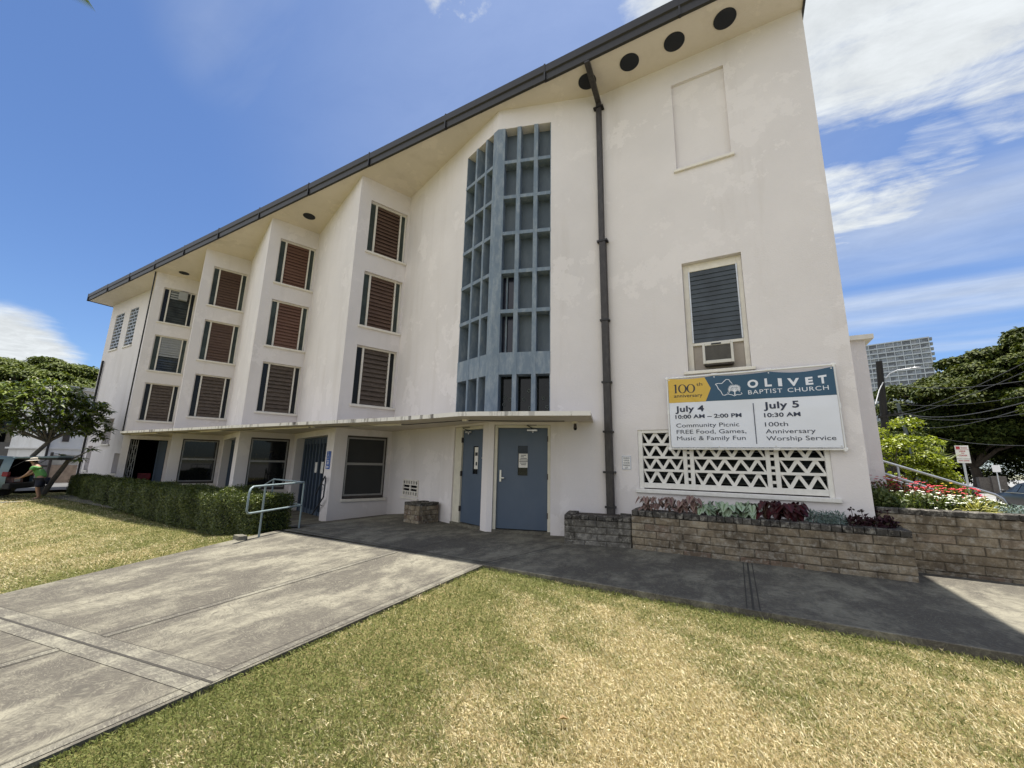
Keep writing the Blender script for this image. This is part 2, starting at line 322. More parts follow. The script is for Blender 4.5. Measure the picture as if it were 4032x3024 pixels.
asph = simple('asphalt', (.21, .21, .205), .9, .12, .6, bmp=.2, bscale=30)
tag(sheet('street', [7.6, 9, 12, 20, 40, 90], [-60, 0, 9, 20, 40, 80, 200], lambda x, y: -.34 + (0 if y < 40 else .0), asph), kind='structure')
tag(sheet('parking_lot', [-90, -60, -40, -31], [-30, 0, 20, 60], lambda x, y: -.41, simple('old_asphalt', (.085, .085, .083), .95, .3, .5, bmp=.2, bscale=30)), kind='structure')
m = MB(); m.prism([(7.35, -40), (7.6, -40), (7.6, 60), (7.35, 60)], -.6, -.2); tag(m.build('kerb', M['band']), kind='structure')
# walks: slabs 15 cm thick that follow the ground
def slab(name, poly_fn, ys, z_off=0.0, thick=.16, mt=None):
    mb = MB(); P = []
    for y in ys: a, b_ = poly_fn(y); P.append(((a, y, G(a, y) + z_off), (b_, y, G(b_, y) + z_off)))
    for (a, b_), (c, d) in zip(P, P[1:]):
        mid = lambda p, q, t: tuple(p[i] + (q[i] - p[i]) * t for i in range(3))
        mb.quad(a, b_, d, c)
        for p, q in ((a, c), (d, b_)): mb.quad(q, p, (p[0], p[1], p[2] - thick), (q[0], q[1], q[2] - thick))
    a, b_ = P[0]; mb.quad(b_, a, (a[0], a[1], a[2] - thick), (b_[0], b_[1], b_[2] - thick))
    return mb.build(name, mt or M['concrete'])
tag(slab('walkway', lambda y: (LEFT_EDGE(y), -3.36), list(np.arange(-5, 5.3, .5)) + [5.3]), kind='structure')
mb = MB()
def strip(x0, x1, y0, y1):                                # part of the pavement along the building
    xs_ = [x0] + [x for x in (-25, -15, -10.5, -8.3, 5, 8) if x0 < x < x1] + [x1]
    for a, b_ in zip(xs_, xs_[1:]): mb.quad((a, y0, G(a, 6)), (b_, y0, G(b_, 6)), (b_, y1, G(b_, 6)), (a, y1, G(a, 6)))
strip(-8.45, -3.36, 5.3, 9.6); strip(-3.36, 8.4, 5.22, 8.6); strip(-27, -8.45, 6.0, 9.6)
for a, b_ in ((-3.36, 5), (5, 8.4)): mb.quad((a, 5.22, G(a, 6) - .2), (b_, 5.22, G(b_, 6) - .2), (b_, 5.22, G(b_, 6)), (a, 5.22, G(a, 6)))
tag(mb.build('pavement', M['concrete']), kind='structure')
# trowelled bands and open joints in the slabs
bands = MB(); joints = MB()
def ribbon(mb_, p, q, w, lift, n=8):
    p = Vector((*p, 0)); q = Vector((*q, 0)); s = (q - p).normalized().cross(Vector((0, 0, 1))) * w / 2
    for i in range(n):
        a = p.lerp(q, i / n); c = p.lerp(q, (i + 1) / n)
        f = lambda v: (v.x, v.y, G(v.x, v.y if v.y < 5.3 else 5.3) + lift)
        mb_.quad(f(a - s), f(a + s), f(c + s), f(c - s))
def offs(p, q, d): v = Vector((q[0] - p[0], q[1] - p[1])).normalized(); nrm = Vector((-v.y, v.x)) * d; return (p[0] + nrm.x, p[1] + nrm.y), (q[0] + nrm.x, q[1] + nrm.y)
JT = ((-7.35, 1.17), (-3.37, 1.77))
for d in (.073, -.073): ribbon(bands, *offs(*JT, d), .122, .004)
ribbon(joints, *JT, .02, .005)
ribbon(joints, *offs(*JT, .138), .006, .0052)
for y0, y1 in ((-4.5, 1.40), (1.655, 5.15)):
    ribbon(bands, (-5.0, y0), (-5.0, y1), .07, .004)
    for d in (.05, -.05): ribbon(joints, (-5.0 + d, y0), (-5.0 + d, y1), .008, .005)
ribbon(bands, (-3.42, -4.5), (-3.42, 1.61), .06, .004); ribbon(bands, (-3.42, 1.92), (-3.42, 5.2), .06, .004)
ribbon(joints, (-3.475, -4.5), (-3.475, 5.2), .006, .005)
ribbon(joints, (-8.3, 5.42), (-3.4, 5.34), .012, .0052); ribbon(bands, (-8.3, 5.5), (-3.4, 5.42), .05, .0045)
ribbon(joints, (-4.95, 5.5), (-4.8, 7.1), .012, .005); ribbon(joints, (-3.4, 5.35), (-2.95, 7.3), .012, .005); ribbon(bands, (-3.34, 5.35), (-2.89, 7.3), .05, .0042)
for d in (-.06, 0, .06): ribbon(joints, (0.0 + d, 5.24), (-.03 + d, 7.68), .022 if d == 0 else .012, .0054)
ribbon(bands, (-3.2, 5.245), (8, 5.245), .03, .0042)
tag(bands.build('walk_bands', M['band']), kind='structure'); tag(joints.build('walk_joints', simple('joint_dirt', (.035, .032, .026), .95)), kind='structure')
bed = MB(); bed.prism([(1.9, 8.6), (8.3, 8.6), (8.3, 10.4), (2.2, 10.4)], -.5, .86); tag(bed.build('planting_bed', M['soil']), kind='structure')

# ================================================================ church building
church = thing('church_building', 'cream stucco four storey church hall with sawtooth bays and blue screen over its doors', 'building', (-14, 12, 0))
ZS = 10.6                                                 # soffit
RX = [-4.89, -10.11, -15.14, -20.17, -25.1]; RY = 7.65
INN = [(x + .611, RY + 1.608) for x in RX]
S = {k: Fr((RX[k], RY), 69.2) for k in range(1, 5)}
def bframe(k): a = INN[k + 1]; f = Fr((RX[k], RY), math.degrees(math.atan2(RY - a[1], RX[k] - a[0]))); f.len = math.hypot(RX[k] - a[0], RY - a[1]); return f
B = {k: bframe(k) for k in range(4)}
KX, WY, CX_ = -2.35, 8.45, 1.76
Fk = Fr((RX[0], RY), math.degrees(math.atan2(WY - RY, KX - RX[0]))); FL = math.hypot(KX - RX[0], WY - RY)
WR = Fr((0, WY), 0); WL = Fr((0, 8.5), 0)
wall = MB()
def wall_panel(fr, s0, s1, z0, z1, holes=(), depth=.2):
    """front skin with openings and their reveals; holes (s0,s1,z0,z1[,depth])"""
    ss = sorted({s0, s1, *[h[0] for h in holes], *[h[1] for h in holes]}); zz = sorted({z0, z1, *[h[2] for h in holes], *[h[3] for h in holes]})
    for a, b_ in zip(ss, ss[1:]):
        for c, d in zip(zz, zz[1:]):
            if any(h[0] - 1e-6 <= a and b_ <= h[1] + 1e-6 and h[2] - 1e-6 <= c and d <= h[3] + 1e-6 for h in holes): continue
            wall.quad(fr(a, 0, c), fr(b_, 0, c), fr(b_, 0, d), fr(a, 0, d))
    for h in holes:
        a, b_, c, d = h[:4]; dp = -(h[4] if len(h) > 4 else depth)
        wall.quad(fr(a, 0, c), fr(a, 0, d), fr(a, dp, d), fr(a, dp, c)); wall.quad(fr(b_, 0, d), fr(b_, 0, c), fr(b_, dp, c), fr(b_, dp, d))
        wall.quad(fr(a, 0, d), fr(b_, 0, d), fr(b_, dp, d), fr(a, dp, d)); wall.quad(fr(b_, 0, c), fr(a, 0, c), fr(a, dp, c), fr(b_, dp, c))
WZ = dict(T=(8.05, 9.88), M=(5.55, 7.36), L=(3.08, 4.92)); WS = (.37, 1.66)
Z0 = -.9
for k in range(1, 5):
    holes = [(*WS, *WZ[r], .2) for r in 'TML'] + ([(.36, 1.60, .34, 2.15, .14)] if k < 4 else [(.26, 1.62, -.5, 2.18, .3)])
    wall_panel(S[k], 0, 1.72, Z0, ZS + .02, holes)
wall_panel(B[0], -B[0].len, 0, Z0, ZS + .02, [(-1.38, -.11, 2.42, 10.02, .36), (-1.38, -.2, .0, 2.30, .14)])
for k in (1, 2, 3): wall_panel(B[k], -B[k].len, 0, Z0, ZS + .02, [(-B[k].len + .42, -.66 if k == 1 else -.85, -.6, 2.16, .38)])
wall_panel(Fk, 0, FL, Z0, ZS + .02, [(.11, 1.38, 2.42, 10.02, .36), (.13, 1.39, 0.0, 2.29, .14)])
wall_panel(WR, KX, CX_, Z0, ZS + .02, [(-.77, .31, 3.30, 5.61, .24), (-.745, .31, 7.82, 10.035, .07), (-1.80, 1.30, 1.01, 2.17, .16)])
wall.quad(WR(-.745, -.07, 7.82), WR(.31, -.07, 7.82), WR(.31, -.07, 10.035), WR(-.745, -.07, 10.035))
wall_panel(WL, -33.6, -27.55, Z0, ZS + .02, [(-32.7, -31.45, 7.56, 9.79, .2), (-30.6, -29.45, 7.54, 9.81, .2), (-30.75, -29.6, 1.99, 3.38, .35), (-28.6, -27.75, .5, 1.51, .3), (-32.6, -31.9, .55, 1.9, .3)])
for (sa, sb, za, zb) in ((-30.75, -29.6, 1.99, 3.38), (-28.6, -27.75, .5, 1.51), (-32.6, -31.9, .55, 1.9)): wall.quad(WL(sa, -.3, za), WL(sb, -.3, za), WL(sb, -.3, zb), WL(sa, -.3, zb))
wall.quad((-27.55, 8.5, Z0), (RX[4], RY, Z0), (RX[4], RY, ZS), (-27.55, 8.5, ZS))
# ends and rear
for p, q in (((CX_, WY), (CX_, 24)), ((CX_, 24), (-33.6, 24)), ((-33.6, 24), (-33.6, 8.5))): wall.quad((*p, Z0), (*q, Z0), (*q, ZS), (*p, ZS))
# lower wing behind the right corner
wall.box(1.0, 2.31, 10.0, 16.0, -.6, 3.98)
wall.build('wall', M['stucco'], church)
w = MB(); w.prism([(.9, 9.9), (2.43, 9.9), (2.43, 16.1), (.9, 16.1)], 3.98, 4.07); w.build('cornice', M['trim'], church)
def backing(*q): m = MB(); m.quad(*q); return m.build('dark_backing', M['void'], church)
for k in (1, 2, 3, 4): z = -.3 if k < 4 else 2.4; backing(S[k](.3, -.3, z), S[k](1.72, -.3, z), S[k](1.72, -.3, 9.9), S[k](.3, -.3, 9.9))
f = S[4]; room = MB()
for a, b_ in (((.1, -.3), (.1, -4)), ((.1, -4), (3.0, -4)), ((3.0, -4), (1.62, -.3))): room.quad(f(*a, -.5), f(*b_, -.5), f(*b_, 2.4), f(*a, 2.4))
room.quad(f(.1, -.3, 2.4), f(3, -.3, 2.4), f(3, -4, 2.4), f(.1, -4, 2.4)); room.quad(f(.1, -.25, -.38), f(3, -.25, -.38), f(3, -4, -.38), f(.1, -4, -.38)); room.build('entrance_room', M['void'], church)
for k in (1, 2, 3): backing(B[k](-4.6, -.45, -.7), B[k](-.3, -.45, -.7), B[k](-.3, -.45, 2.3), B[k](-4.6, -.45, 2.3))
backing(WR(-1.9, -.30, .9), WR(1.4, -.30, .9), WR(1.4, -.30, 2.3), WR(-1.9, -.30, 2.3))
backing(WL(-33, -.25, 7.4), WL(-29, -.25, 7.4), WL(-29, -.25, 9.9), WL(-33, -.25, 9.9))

# roof, soffit with round vents, gutter
EY = 7.38; RL, RR = -33.95, 1.775
so = MB(); so.quad((RL, EY + .05, ZS), (RR, EY + .05, ZS), (RR, 24.5, ZS), (RL, 24.5, ZS)); soff = so.build('soffit', M['soffit'], church)
VX = [-3.55, -2.56, -1.55, -.58, .405]                    # row over the right end
for x, y in [(-2.56, 7.93), (-1.55, 7.93), (-.58, 7.93), (.405, 7.93), (-13.78, 8.26), (-24.06, 8.36)]:
    v = MB(); n = 28; c = [(x + .215 * math.cos(2 * math.pi * i / n), y + .215 * math.sin(2 * math.pi * i / n)) for i in range(n)]
    v.prism(c, ZS - .012, ZS + .0); v.build('round_vent', simple('vent_mesh', (.008, .010, .016), .8, .4, 60) if 'vent' not in M else M['vent'], church)
    M['vent'] = bpy.data.materials['vent_mesh']
rf = MB(); n0 = 16.0
rf.add([(RL, EY, ZS + .36), (RR, EY, ZS + .36), (RR, n0, 12.6), (RL, n0, 12.6), (RL, 24.5, ZS + .36), (RR, 24.5, ZS + .36), (RL, EY, ZS + .3), (RR, EY, ZS + .3), (RL, 24.5, ZS + .0), (RR, 24.5, ZS + .0)],
       [(0, 1, 2, 3), (3, 2, 5, 4), (0, 3, 4, 8, 6), (1, 7, 9, 5, 2)])
rf.build('roof', simple('roof_shingle', (.10, .09, .085), .95, .3, 8), church)
gt = MB()
prof = [(0, -.03), (-.045, .0), (-.05, .17), (-.085, .2), (-.085, .40), (-.06, .43), (.0, .43)]
xs_ = [RL]
while xs_[-1] < RR - .1: xs_.append(min(RR, xs_[-1] + 3.05))
for i, (a, b_) in enumerate(zip(xs_, xs_[1:])):
    j = lambda: RNG.normal() * .006
    za, zb, ya, yb = ((j(), j(), j(), j()))
    n = len(prof)
    vs = [(a + .004, EY + .08 + p + ya, ZS + q + za) for p, q in prof] + [(b_ - .004, EY + .08 + p + yb, ZS + q + zb) for p, q in prof]
    gt.add(vs, [(k, k + 1, n + k + 1, n + k) for k in range(n - 1)] + [tuple(range(n)), tuple(range(2 * n - 1, n - 1, -1))])
    gt.box(a - .02, a + .02, EY - .007, EY + .08, ZS - .033, ZS + .432)
gt.prism([(RL, EY), (RL, 24.4), (RL + .04, 24.4), (RL + .04, EY)], ZS - .03, ZS + .37); gt.prism([(RR, EY + .08), (RR + .04, EY + .08), (RR + .04, 24.4), (RR, 24.4)], ZS - .03, ZS + .37)
gt.build('gutter', M['gutter'], church)
# downpipe
dp = MB(); px_, py_ = -2.42, 8.37
dp.bar((-2.40, 7.42, ZS - .02), (px_, py_, 10.3), .125, .10); dp.bar((px_, py_, 10.36), (px_, py_, 6.5), .125, .105, (0, 1, 0)); dp.bar((px_ + .02, py_, 6.52), (px_ + .055, py_, .46), .15, .11, (0, 1, 0))
pipe = dp.build('downpipe', M['pipe'], church, .012)
for z in (10.15, 6.52, 4.6, 3.2, 2.14, 1.31, .62):
    c = MB(); wd = .12 if z in (6.52, 1.31, 10.15) else .1; xx = px_ + .055 * (1 - z / 10); c.box(xx - wd, xx + wd, WY - .15, WY - .005, z - .02, z + .02); c.build('clamp', M['gutter'], pipe)
# thin pipes at the far left end
t = MB(); t.tube([(RX[4] - .06, RY - .05, ZS - .02), (RX[4] - .06, RY - .05, 2.4)], .03); t.build('drain_pipe', M['gutter'], church); t = MB(); t.tube([(-33.0, 8.42, 6.95), (-33.02, 8.42, -.3)], .055); t.build('drain_pipe', M['gutter'], church)

# canopy over the entrances
CF = [(-25.05, 7.62), (-22.9, 6.86), (-20, 6.80), (-16, 6.74), (-12, 6.68), (-9, 6.68), (-7.4, 6.66), (-6.4, 6.61), (-5.6, 6.51), (-4.78, 6.37), (-4.4, 6.45), (-2.33, 7.08)]
back = [(-2.72, 8.45), (-4.9, 8.0), (-9.4, 9.5), (-14.4, 9.5), (-19.4, 9.5), (-24.4, 9.5)]
c = MB(); c.prism(CF + back, 2.345, 2.415); can = c.build('canopy', M['soffit'], church)
def grime():
    m, nt, b, out = nodes('canopy_edge'); f = tex_noise(nt, 5.5, 6, .7, stretch=(1, 1, .15)); fl = tex_noise(nt, 1.1, 3, .5, stretch=(1, 1, .01))
    k = mth(nt, 'MULTIPLY', ramp(nt, f, [(.52, 0.0), (.62, 1.0)]), ramp(nt, fl, [(.36, .15), (.55, 1.0)]))
    nt.links.new(mixc(nt, k, (.74, .71, .66), (.07, .06, .055)), b.inputs['Base Color']); b.inputs['Roughness'].default_value = .8; return m
e = MB()
for p, q in zip(CF, CF[1:]):
    d = Vector((q[0] - p[0], q[1] - p[1])).normalized(); o_ = (d.y * .012, -d.x * .012)
    e.hexa([(p[0] + o_[0], p[1] + o_[1], 2.335), (q[0] + o_[0], q[1] + o_[1], 2.335), (*q, 2.335), (*p, 2.335), (p[0] + o_[0], p[1] + o_[1], 2.42), (q[0] + o_[0], q[1] + o_[1], 2.42), (*q, 2.42), (*p, 2.42)])
e.build('drip_edge', grime(), can)
q = MB(); q.box(-2.33 - .02, -2.33, 7.08, 7.09, 2.335, 2.42); 
# cable run and fittings under the canopy
cb = MB(); cab = [(-24, 7.5, 2.318), (-20.6, 7.25, 2.318), (-15.6, 7.22, 2.32), (-10.4, 7.15, 2.318), (-7.0, 7.3, 2.316), (-5.15, 6.95, 2.316), (-4.9, 7.02, 2.318), (-3.9, 7.45, 2.318), (-3.1, 7.72, 2.32)]
cb.tube(cab, .009, 6); cb.build('cable', M['black'], can)
for a, b_ in (((-23.3, 7.35, 2.322), (-20.4, 7.2, 2.322)), ((-18, 7.3, 2.322), (-15.4, 7.18, 2.322)), ((-13.4, 7.22, 2.322), (-10.6, 7.15, 2.322)), ((-9.0, 7.25, 2.322), (-7.2, 7.3, 2.322))): cd_ = MB(); cd_.bar(a, b_, .06, .035); cd_.build('conduit', M['trim'], can)
for x, y in ((-5.05, 6.98), (-20.5, 7.22), (-10.4, 7.15)): cd_ = MB(); cd_.box(x - .06, x + .06, y - .05, y + .05, 2.30, 2.344); cd_.build('junction_box', M['trim'], can)

# ---------------------------------------------------------------- sawtooth windows
def saw_window(fr, z0, z1, slat, pane, low=None, nblade=13, aslant=52):
    s0, s1 = WS; d = -.13
    m = MB()
    for a, b_, c, e in ((s0, s0 + .035, z0, z1), (s1 - .035, s1, z0, z1), (s0 + .035, s1 - .035, z1 - .045, z1), (s0 + .035, s1 - .035, z0, z0 + .03),
                        (s0 + .205, s0 + .265, z0 + .03, z1 - .045), (s1 - .225, s1 - .175, z0 + .03, z1 - .045)): fr.box(m, a, b_, d - .05, d + .03, c, e)
    o = m.build('window', M['trim'], church, .006)
    for a, b_ in ((s0 + .035, s0 + .205), (s1 - .175, s1 - .035)):
        p = MB(); fr.box(p, a, b_, d - .035, d - .015, z0 + .03, z1 - .045); p.build('side_pane', M[pane], o)
    a, b_ = s0 + .27, s1 - .23; h = (z1 - z0 - .085) / nblade
    grp = {}
    for i in range(nblade):
        zc = z0 + .035 + h * (i + .5); mt = slat if low is None or i >= nblade * low[1] else low[0]
        p = grp.setdefault(mt, MB()); t = R(aslant + RNG.normal() * 2.2); hh = h * .62
        co, si = math.cos(t) * hh, math.sin(t) * hh
        jz = RNG.normal() * .003
        q = [fr(u, d - .01 + sg * co + w_ * .006, zc + jz - sg * si + 0) for sg in (-1, 1) for u in (a, b_) for w_ in (0, 1)]
        # outer lower edge, inner upper edge
        lo0, lo1, hi0, hi1 = fr(a, d + co * .55, zc + jz - si), fr(b_, d + co * .55, zc + jz - si), fr(a, d - co * .55, zc + jz + si), fr(b_, d - co * .55, zc + jz + si)
        th = .011; up = lambda v: (v[0], v[1], v[2] + th)
        p.hexa([lo0, lo1, hi1, hi0, up(lo0), up(lo1), up(hi1), up(hi0)])
    for mt, p in grp.items(): p.build('louver_blades', M[mt], o)
    s = MB(); fr.box(s, s0 - .05, s1 + .055, -.14, .065, z0 - .07, z0); s.build('sill', M['trim'], o, .008)
    return o
LOOK = {(1, 'T'): ('slat', 'pane'), (1, 'M'): ('slat', 'pane'), (1, 'L'): ('slat_worn', 'pane_black'), (2, 'T'): ('slat_red', 'pane'), (2, 'M'): ('slat_red', 'pane'), (2, 'L'): ('slat_worn', 'pane_black'),
        (3, 'T'): ('slat', 'pane'), (3, 'M'): ('slat', 'pane'), (3, 'L'): ('slat_worn', 'pane_black'), (4, 'T'): ('slat_dark', 'pane_black'), (4, 'M'): ('slat_grey', 'pane'), (4, 'L'): ('slat_worn', 'pane_black')}
for (k, r), (sl, pn) in LOOK.items():
    o = saw_window(S[k], *WZ[r], sl, pn, ('slat_dark', .42) if (k, r) == (4, 'M') else None, 12 if r == 'L' else 14)
    if (k, r) == (4, 'T'): o['label'] = 'dark glass louver window with a boxy cooler in its upper corner'
    if (k, r) == (4, 'M'): o['label'] = 'window with pale grey upper blades and dark lower blades'
f = S[4]; x = MB(); f.box(x, .98, 1.34, -.1, .12, 9.36, 9.80); x.box(0, 0, 0, 0, 0, 0) if 0 else None
ac2 = x.build('air_conditioner', simple('cooler_grey', (.32, .33, .34), .5, .1, 5), None, .015); tag(ac2, 'small grey box air conditioner hung in the top window of the leftmost bay', 'air conditioner')
x = MB(); f.box(x, .66, .98, -.135, -.12, 9.36, 9.80); x.build('panel', M['slat_grey'], church)

# ground floor sash windows
def sash(fr, upper, lower):
    s0, s1, z0, z1 = .36, 1.60, .34, 2.15; d = -.10; m = MB()
    for a, b_, c, e in ((s0, s0 + .035, z0, z1), (s1 - .035, s1, z0, z1), (s0 + .035, s1 - .035, z1 - .05, z1), (s0 + .035, s1 - .035, z0, z0 + .08)): fr.box(m, a, b_, d - .04, d + .03, c, e)
    o = m.build('sash_window', M['bronze'], church, .004)
    zm = z0 + .98
    for (c, e, dd, mt) in ((zm, z1 - .05, d + .0, upper), (z0 + .08, zm + .02, d + .022, lower)):
        m = MB(); a, b_ = s0 + .035, s1 - .035; w_ = .045
        for aa, bb, cc, ee in ((a, a + w_, c, e), (b_ - w_, b_, c, e), (a + w_, b_ - w_, e - w_, e), (a + w_, b_ - w_, c, c + w_)): fr.box(m, aa, bb, dd - .012, dd + .014, cc, ee)
        m.build('sash_frame', M['alu'], o, .003)
        p = MB(); fr.box(p, a + w_, b_ - w_, dd - .006, dd, c + w_, e - w_); p.build('pane', M[mt], o)
    s = MB(); fr.box(s, s0 - .04, s1 + .04, -.13, .05, z0 - .075, z0); s.build('sill', M['trim'], o, .008)
sash(S[1], 'screen', 'screen'); sash(S[2], 'glass', 'glass'); sash(S[3], 'glass', 'glass')

# folding slatted doors in the blind faces
def slat_door(k, open_gap):
    fr = B[k]; a, b_ = -fr.len + .42, -.66 if k == 1 else -.85; d = -.33; z0, z1 = -.55, 2.16; e = b_ - open_gap
    m = MB()
    for aa, bb in ((a, a + .06), (b_ - .06, b_)): fr.box(m, aa, bb, d - .03, d + .07, z0, z1)
    fr.box(m, a + .06, b_ - .06, d - .03, d + .07, z1 - .06, z1)
    o = m.build('slatted_door', M['door'], church, .004)
    m = MB(); fr.box(m, a + .06, e, d - .03, d, z0, z1 - .06); m.build('door_leaf', simple('door_dark', (.02, .03, .045), .4) if k == 1 else bpy.data.materials['door_dark'], o)
    n = 8; w_ = (e - a - .06) / n
    for i in range(n + 1): m = MB(); s = a + .06 + w_ * i; fr.box(m, s - .03 if i else s, s + .03, d, d + .055, z0, z1 - .06); m.build('slat', M['door'], o, .004)
    for c_, e_ in ((z0, z0 + .35), (z1 - .2, z1 - .06)): m = MB(); fr.box(m, a + .06, e, d, d + .03, c_, e_); m.build('rail_board', M['door'], o)
    return fr, d
fr, d = slat_door(1, .55); slat_door(2, 0.1); slat_door(3, 0.1)
for s0, s1, z0, z1, tx in ((-2.62, -2.38, 1.0, 1.34, 'narrow white paper notice taped left on the slatted blue door'), (-1.98, -1.70, 1.0, 1.36, 'wider white paper notice taped right on the slatted blue door')):
    m = MB(); fr.box(m, s0, s1, d + .057, d + .06, z0, z1); o = m.build('paper_notice', M['white']); tag(o, tx, 'notice', 'notices on the doors')
# handrail down the steps beside that door
hr = MB(); P = lambda s, z, dd=.09: fr(s, dd, z)
hr.tube([P(-.15, .40), P(-.12, .93), P(-.2, .97), P(-.92, .42)], .021, 8); hr.tube([P(-.15, .40), P(-1.05, -.16)], .021, 8)
for s, z in ((-.5, .74), (-.5, .17)): hr.tube([P(s, z), P(s, z - .03, .0)], .012, 6)
hro = hr.build('handrail', M['rail_dark']); tag(hro, 'dark double pipe handrail bolted to the wall beside the slatted blue door', 'handrail')

# open folding gate entrance in the leftmost bay
fr = S[4]; m = MB()
for s in (.30, .38, .46, .54): fr.box(m, s - .012, s + .012, -.2, -.16, -.45, 2.14)
for z in (.1, .7, 1.3, 1.9): fr.box(m, .30, .54, -.16, -.14, z - .012, z + .012)
for z in (.1, .7, 1.3): m.bar(fr(.30, -.15, z), fr(.54, -.15, z + .6), .014, .014); m.bar(fr(.54, -.15, z), fr(.30, -.15, z + .6), .014, .014)
m.build('folding_gate', M['alu'], church)
m = MB(); fr.box(m, 1.28, 1.34, -.24, -.18, -.45, 2.14); fr.box(m, 1.345, 1.6, -.26, -.22, -.45, 2.14); m.build('open_door', M['door'], church)
cool = thing('cooler_box', 'red plastic cooler box standing inside the dark open doorway', 'cooler', fr(.95, -1.0, -.38))
m = MB(); fr.box(m, .7, 1.2, -1.25, -.8, .32, .58); m.build('lid', simple('red_plastic', (.28, .012, .02), .45), cool, .02); m = MB(); fr.box(m, .72, 1.18, -1.23, -.82, -.378, .32); m.build('body', bpy.data.materials['red_plastic'], cool, .02)

# ---------------------------------------------------------------- blue concrete screen over the doors
gridm = MB(); D0, D1 = -.30, .015
rows = [9.005, 8.0, 7.0, 5.98, 4.97]
for fr, cols in ((Fk, [(.11, .19), (.51, .61), (.95, 1.05), (1.38, 1.38)]), (B[0], [(-1.38, -1.38), (-.94, -.87), (-.51, -.44), (-.17, -.11)])):
    edges = [(cols[i][1], cols[i + 1][0]) for i in range(3)]
    for a, b_ in cols:
        if b_ > a: fr.box(gridm, a, b_, D0, D1, 2.42, 10.018)
    for a, b_ in edges:
        for z in rows: fr.box(gridm, a, b_, D0, D1 - .006, z - .045, z + .045)
        fr.box(gridm, a, b_, D0, D1 - .006, 3.44, 3.96)
Fk.box(gridm, 1.362, 1.379, D0, -.004, 2.42, 10.018); B[0].box(gridm, -1.379, -1.362, D0, -.004, 2.42, 10.018)
pf = [Fk(.11, D1, 0), Fk(-.005, D1, 0), B[0](-.11, D1, 0)]    # ridge post between the two faces
gridm.prism([(Fk(.11, D1 - .002, 0)[0], Fk(.11, D1 - .002, 0)[1]), (Fk(.11, -.3, 0)[0], Fk(.11, -.3, 0)[1]), (B[0](-.11, -.3, 0)[0], B[0](-.11, -.3, 0)[1]), (B[0](-.11, D1 - .002, 0)[0], B[0](-.11, D1 - .002, 0)[1]), (RX[0], RY - .016)], 2.42, 10.018)
screen = gridm.build('screen_grid', M['blue_grid'], church)
def gpanel(fr, a, b_, z0, z1, mt, dd=-.28):
    m = MB(); fr.box(m, a, b_, dd - .03, dd, z0, z1); return m.build('screen_panel', mt if not isinstance(mt, str) else M[mt], screen)
zr = [10.018] + rows + [3.96]
navy = simple('navy_glass', (.010, .012, .028), .18, .2, 3)
for fr, cols in ((Fk, [(.19, .51), (.61, .95), (1.05, 1.38)]), (B[0], [(-1.38, -.94), (-.87, -.51), (-.44, -.17)])):
    for ci, (a, b_) in enumerate(cols):
        for i in range(6):
            z1 = zr[i] - (.045 if i else 0); z0 = zr[i + 1] + (.045 if i < 5 else 0)
            dark = fr is Fk and ci == 0 and i >= 4
            gpanel(fr, a, b_, z0, z1, navy if dark else 'blue_panel', -.24 if dark else -.26)
            if dark or (fr is B[0] and ci == 2 and i >= 4): gpanel(fr, a + .09, a + .125, z0, z1, 'blue_grid', -.18)
        gpanel(fr, a, b_, 2.42, 3.44, 'glass' if fr is Fk else simple('deep_blue', (.03, .04, .062), .5) if 'deep_blue' not in bpy.data.materials else bpy.data.materials['deep_blue'], -.27)
# paper cut-outs on the lowest panes
for s, z, kind in ((.30, 2.95, 0), (.42, 2.9, 1), (.27, 2.78, 2), (.74, 2.9, 0), (.86, 3.1, 1), (.88, 2.7, 2), (1.2, 2.92, 0), (1.28, 2.72, 1)):
    m = MB()
    for a in range(5):
        t = a * 1.256 + kind; m.ellipsoid(Fk(s + .03 * math.cos(t), -.262, z + .035 * math.sin(t)), (.016, .006, .02), 6, 4)
    m.build('paper_flower', simple('faded_paper', (.13, .15, .14), .8) if 'faded_paper' not in bpy.data.materials else bpy.data.materials['faded_paper'], screen)

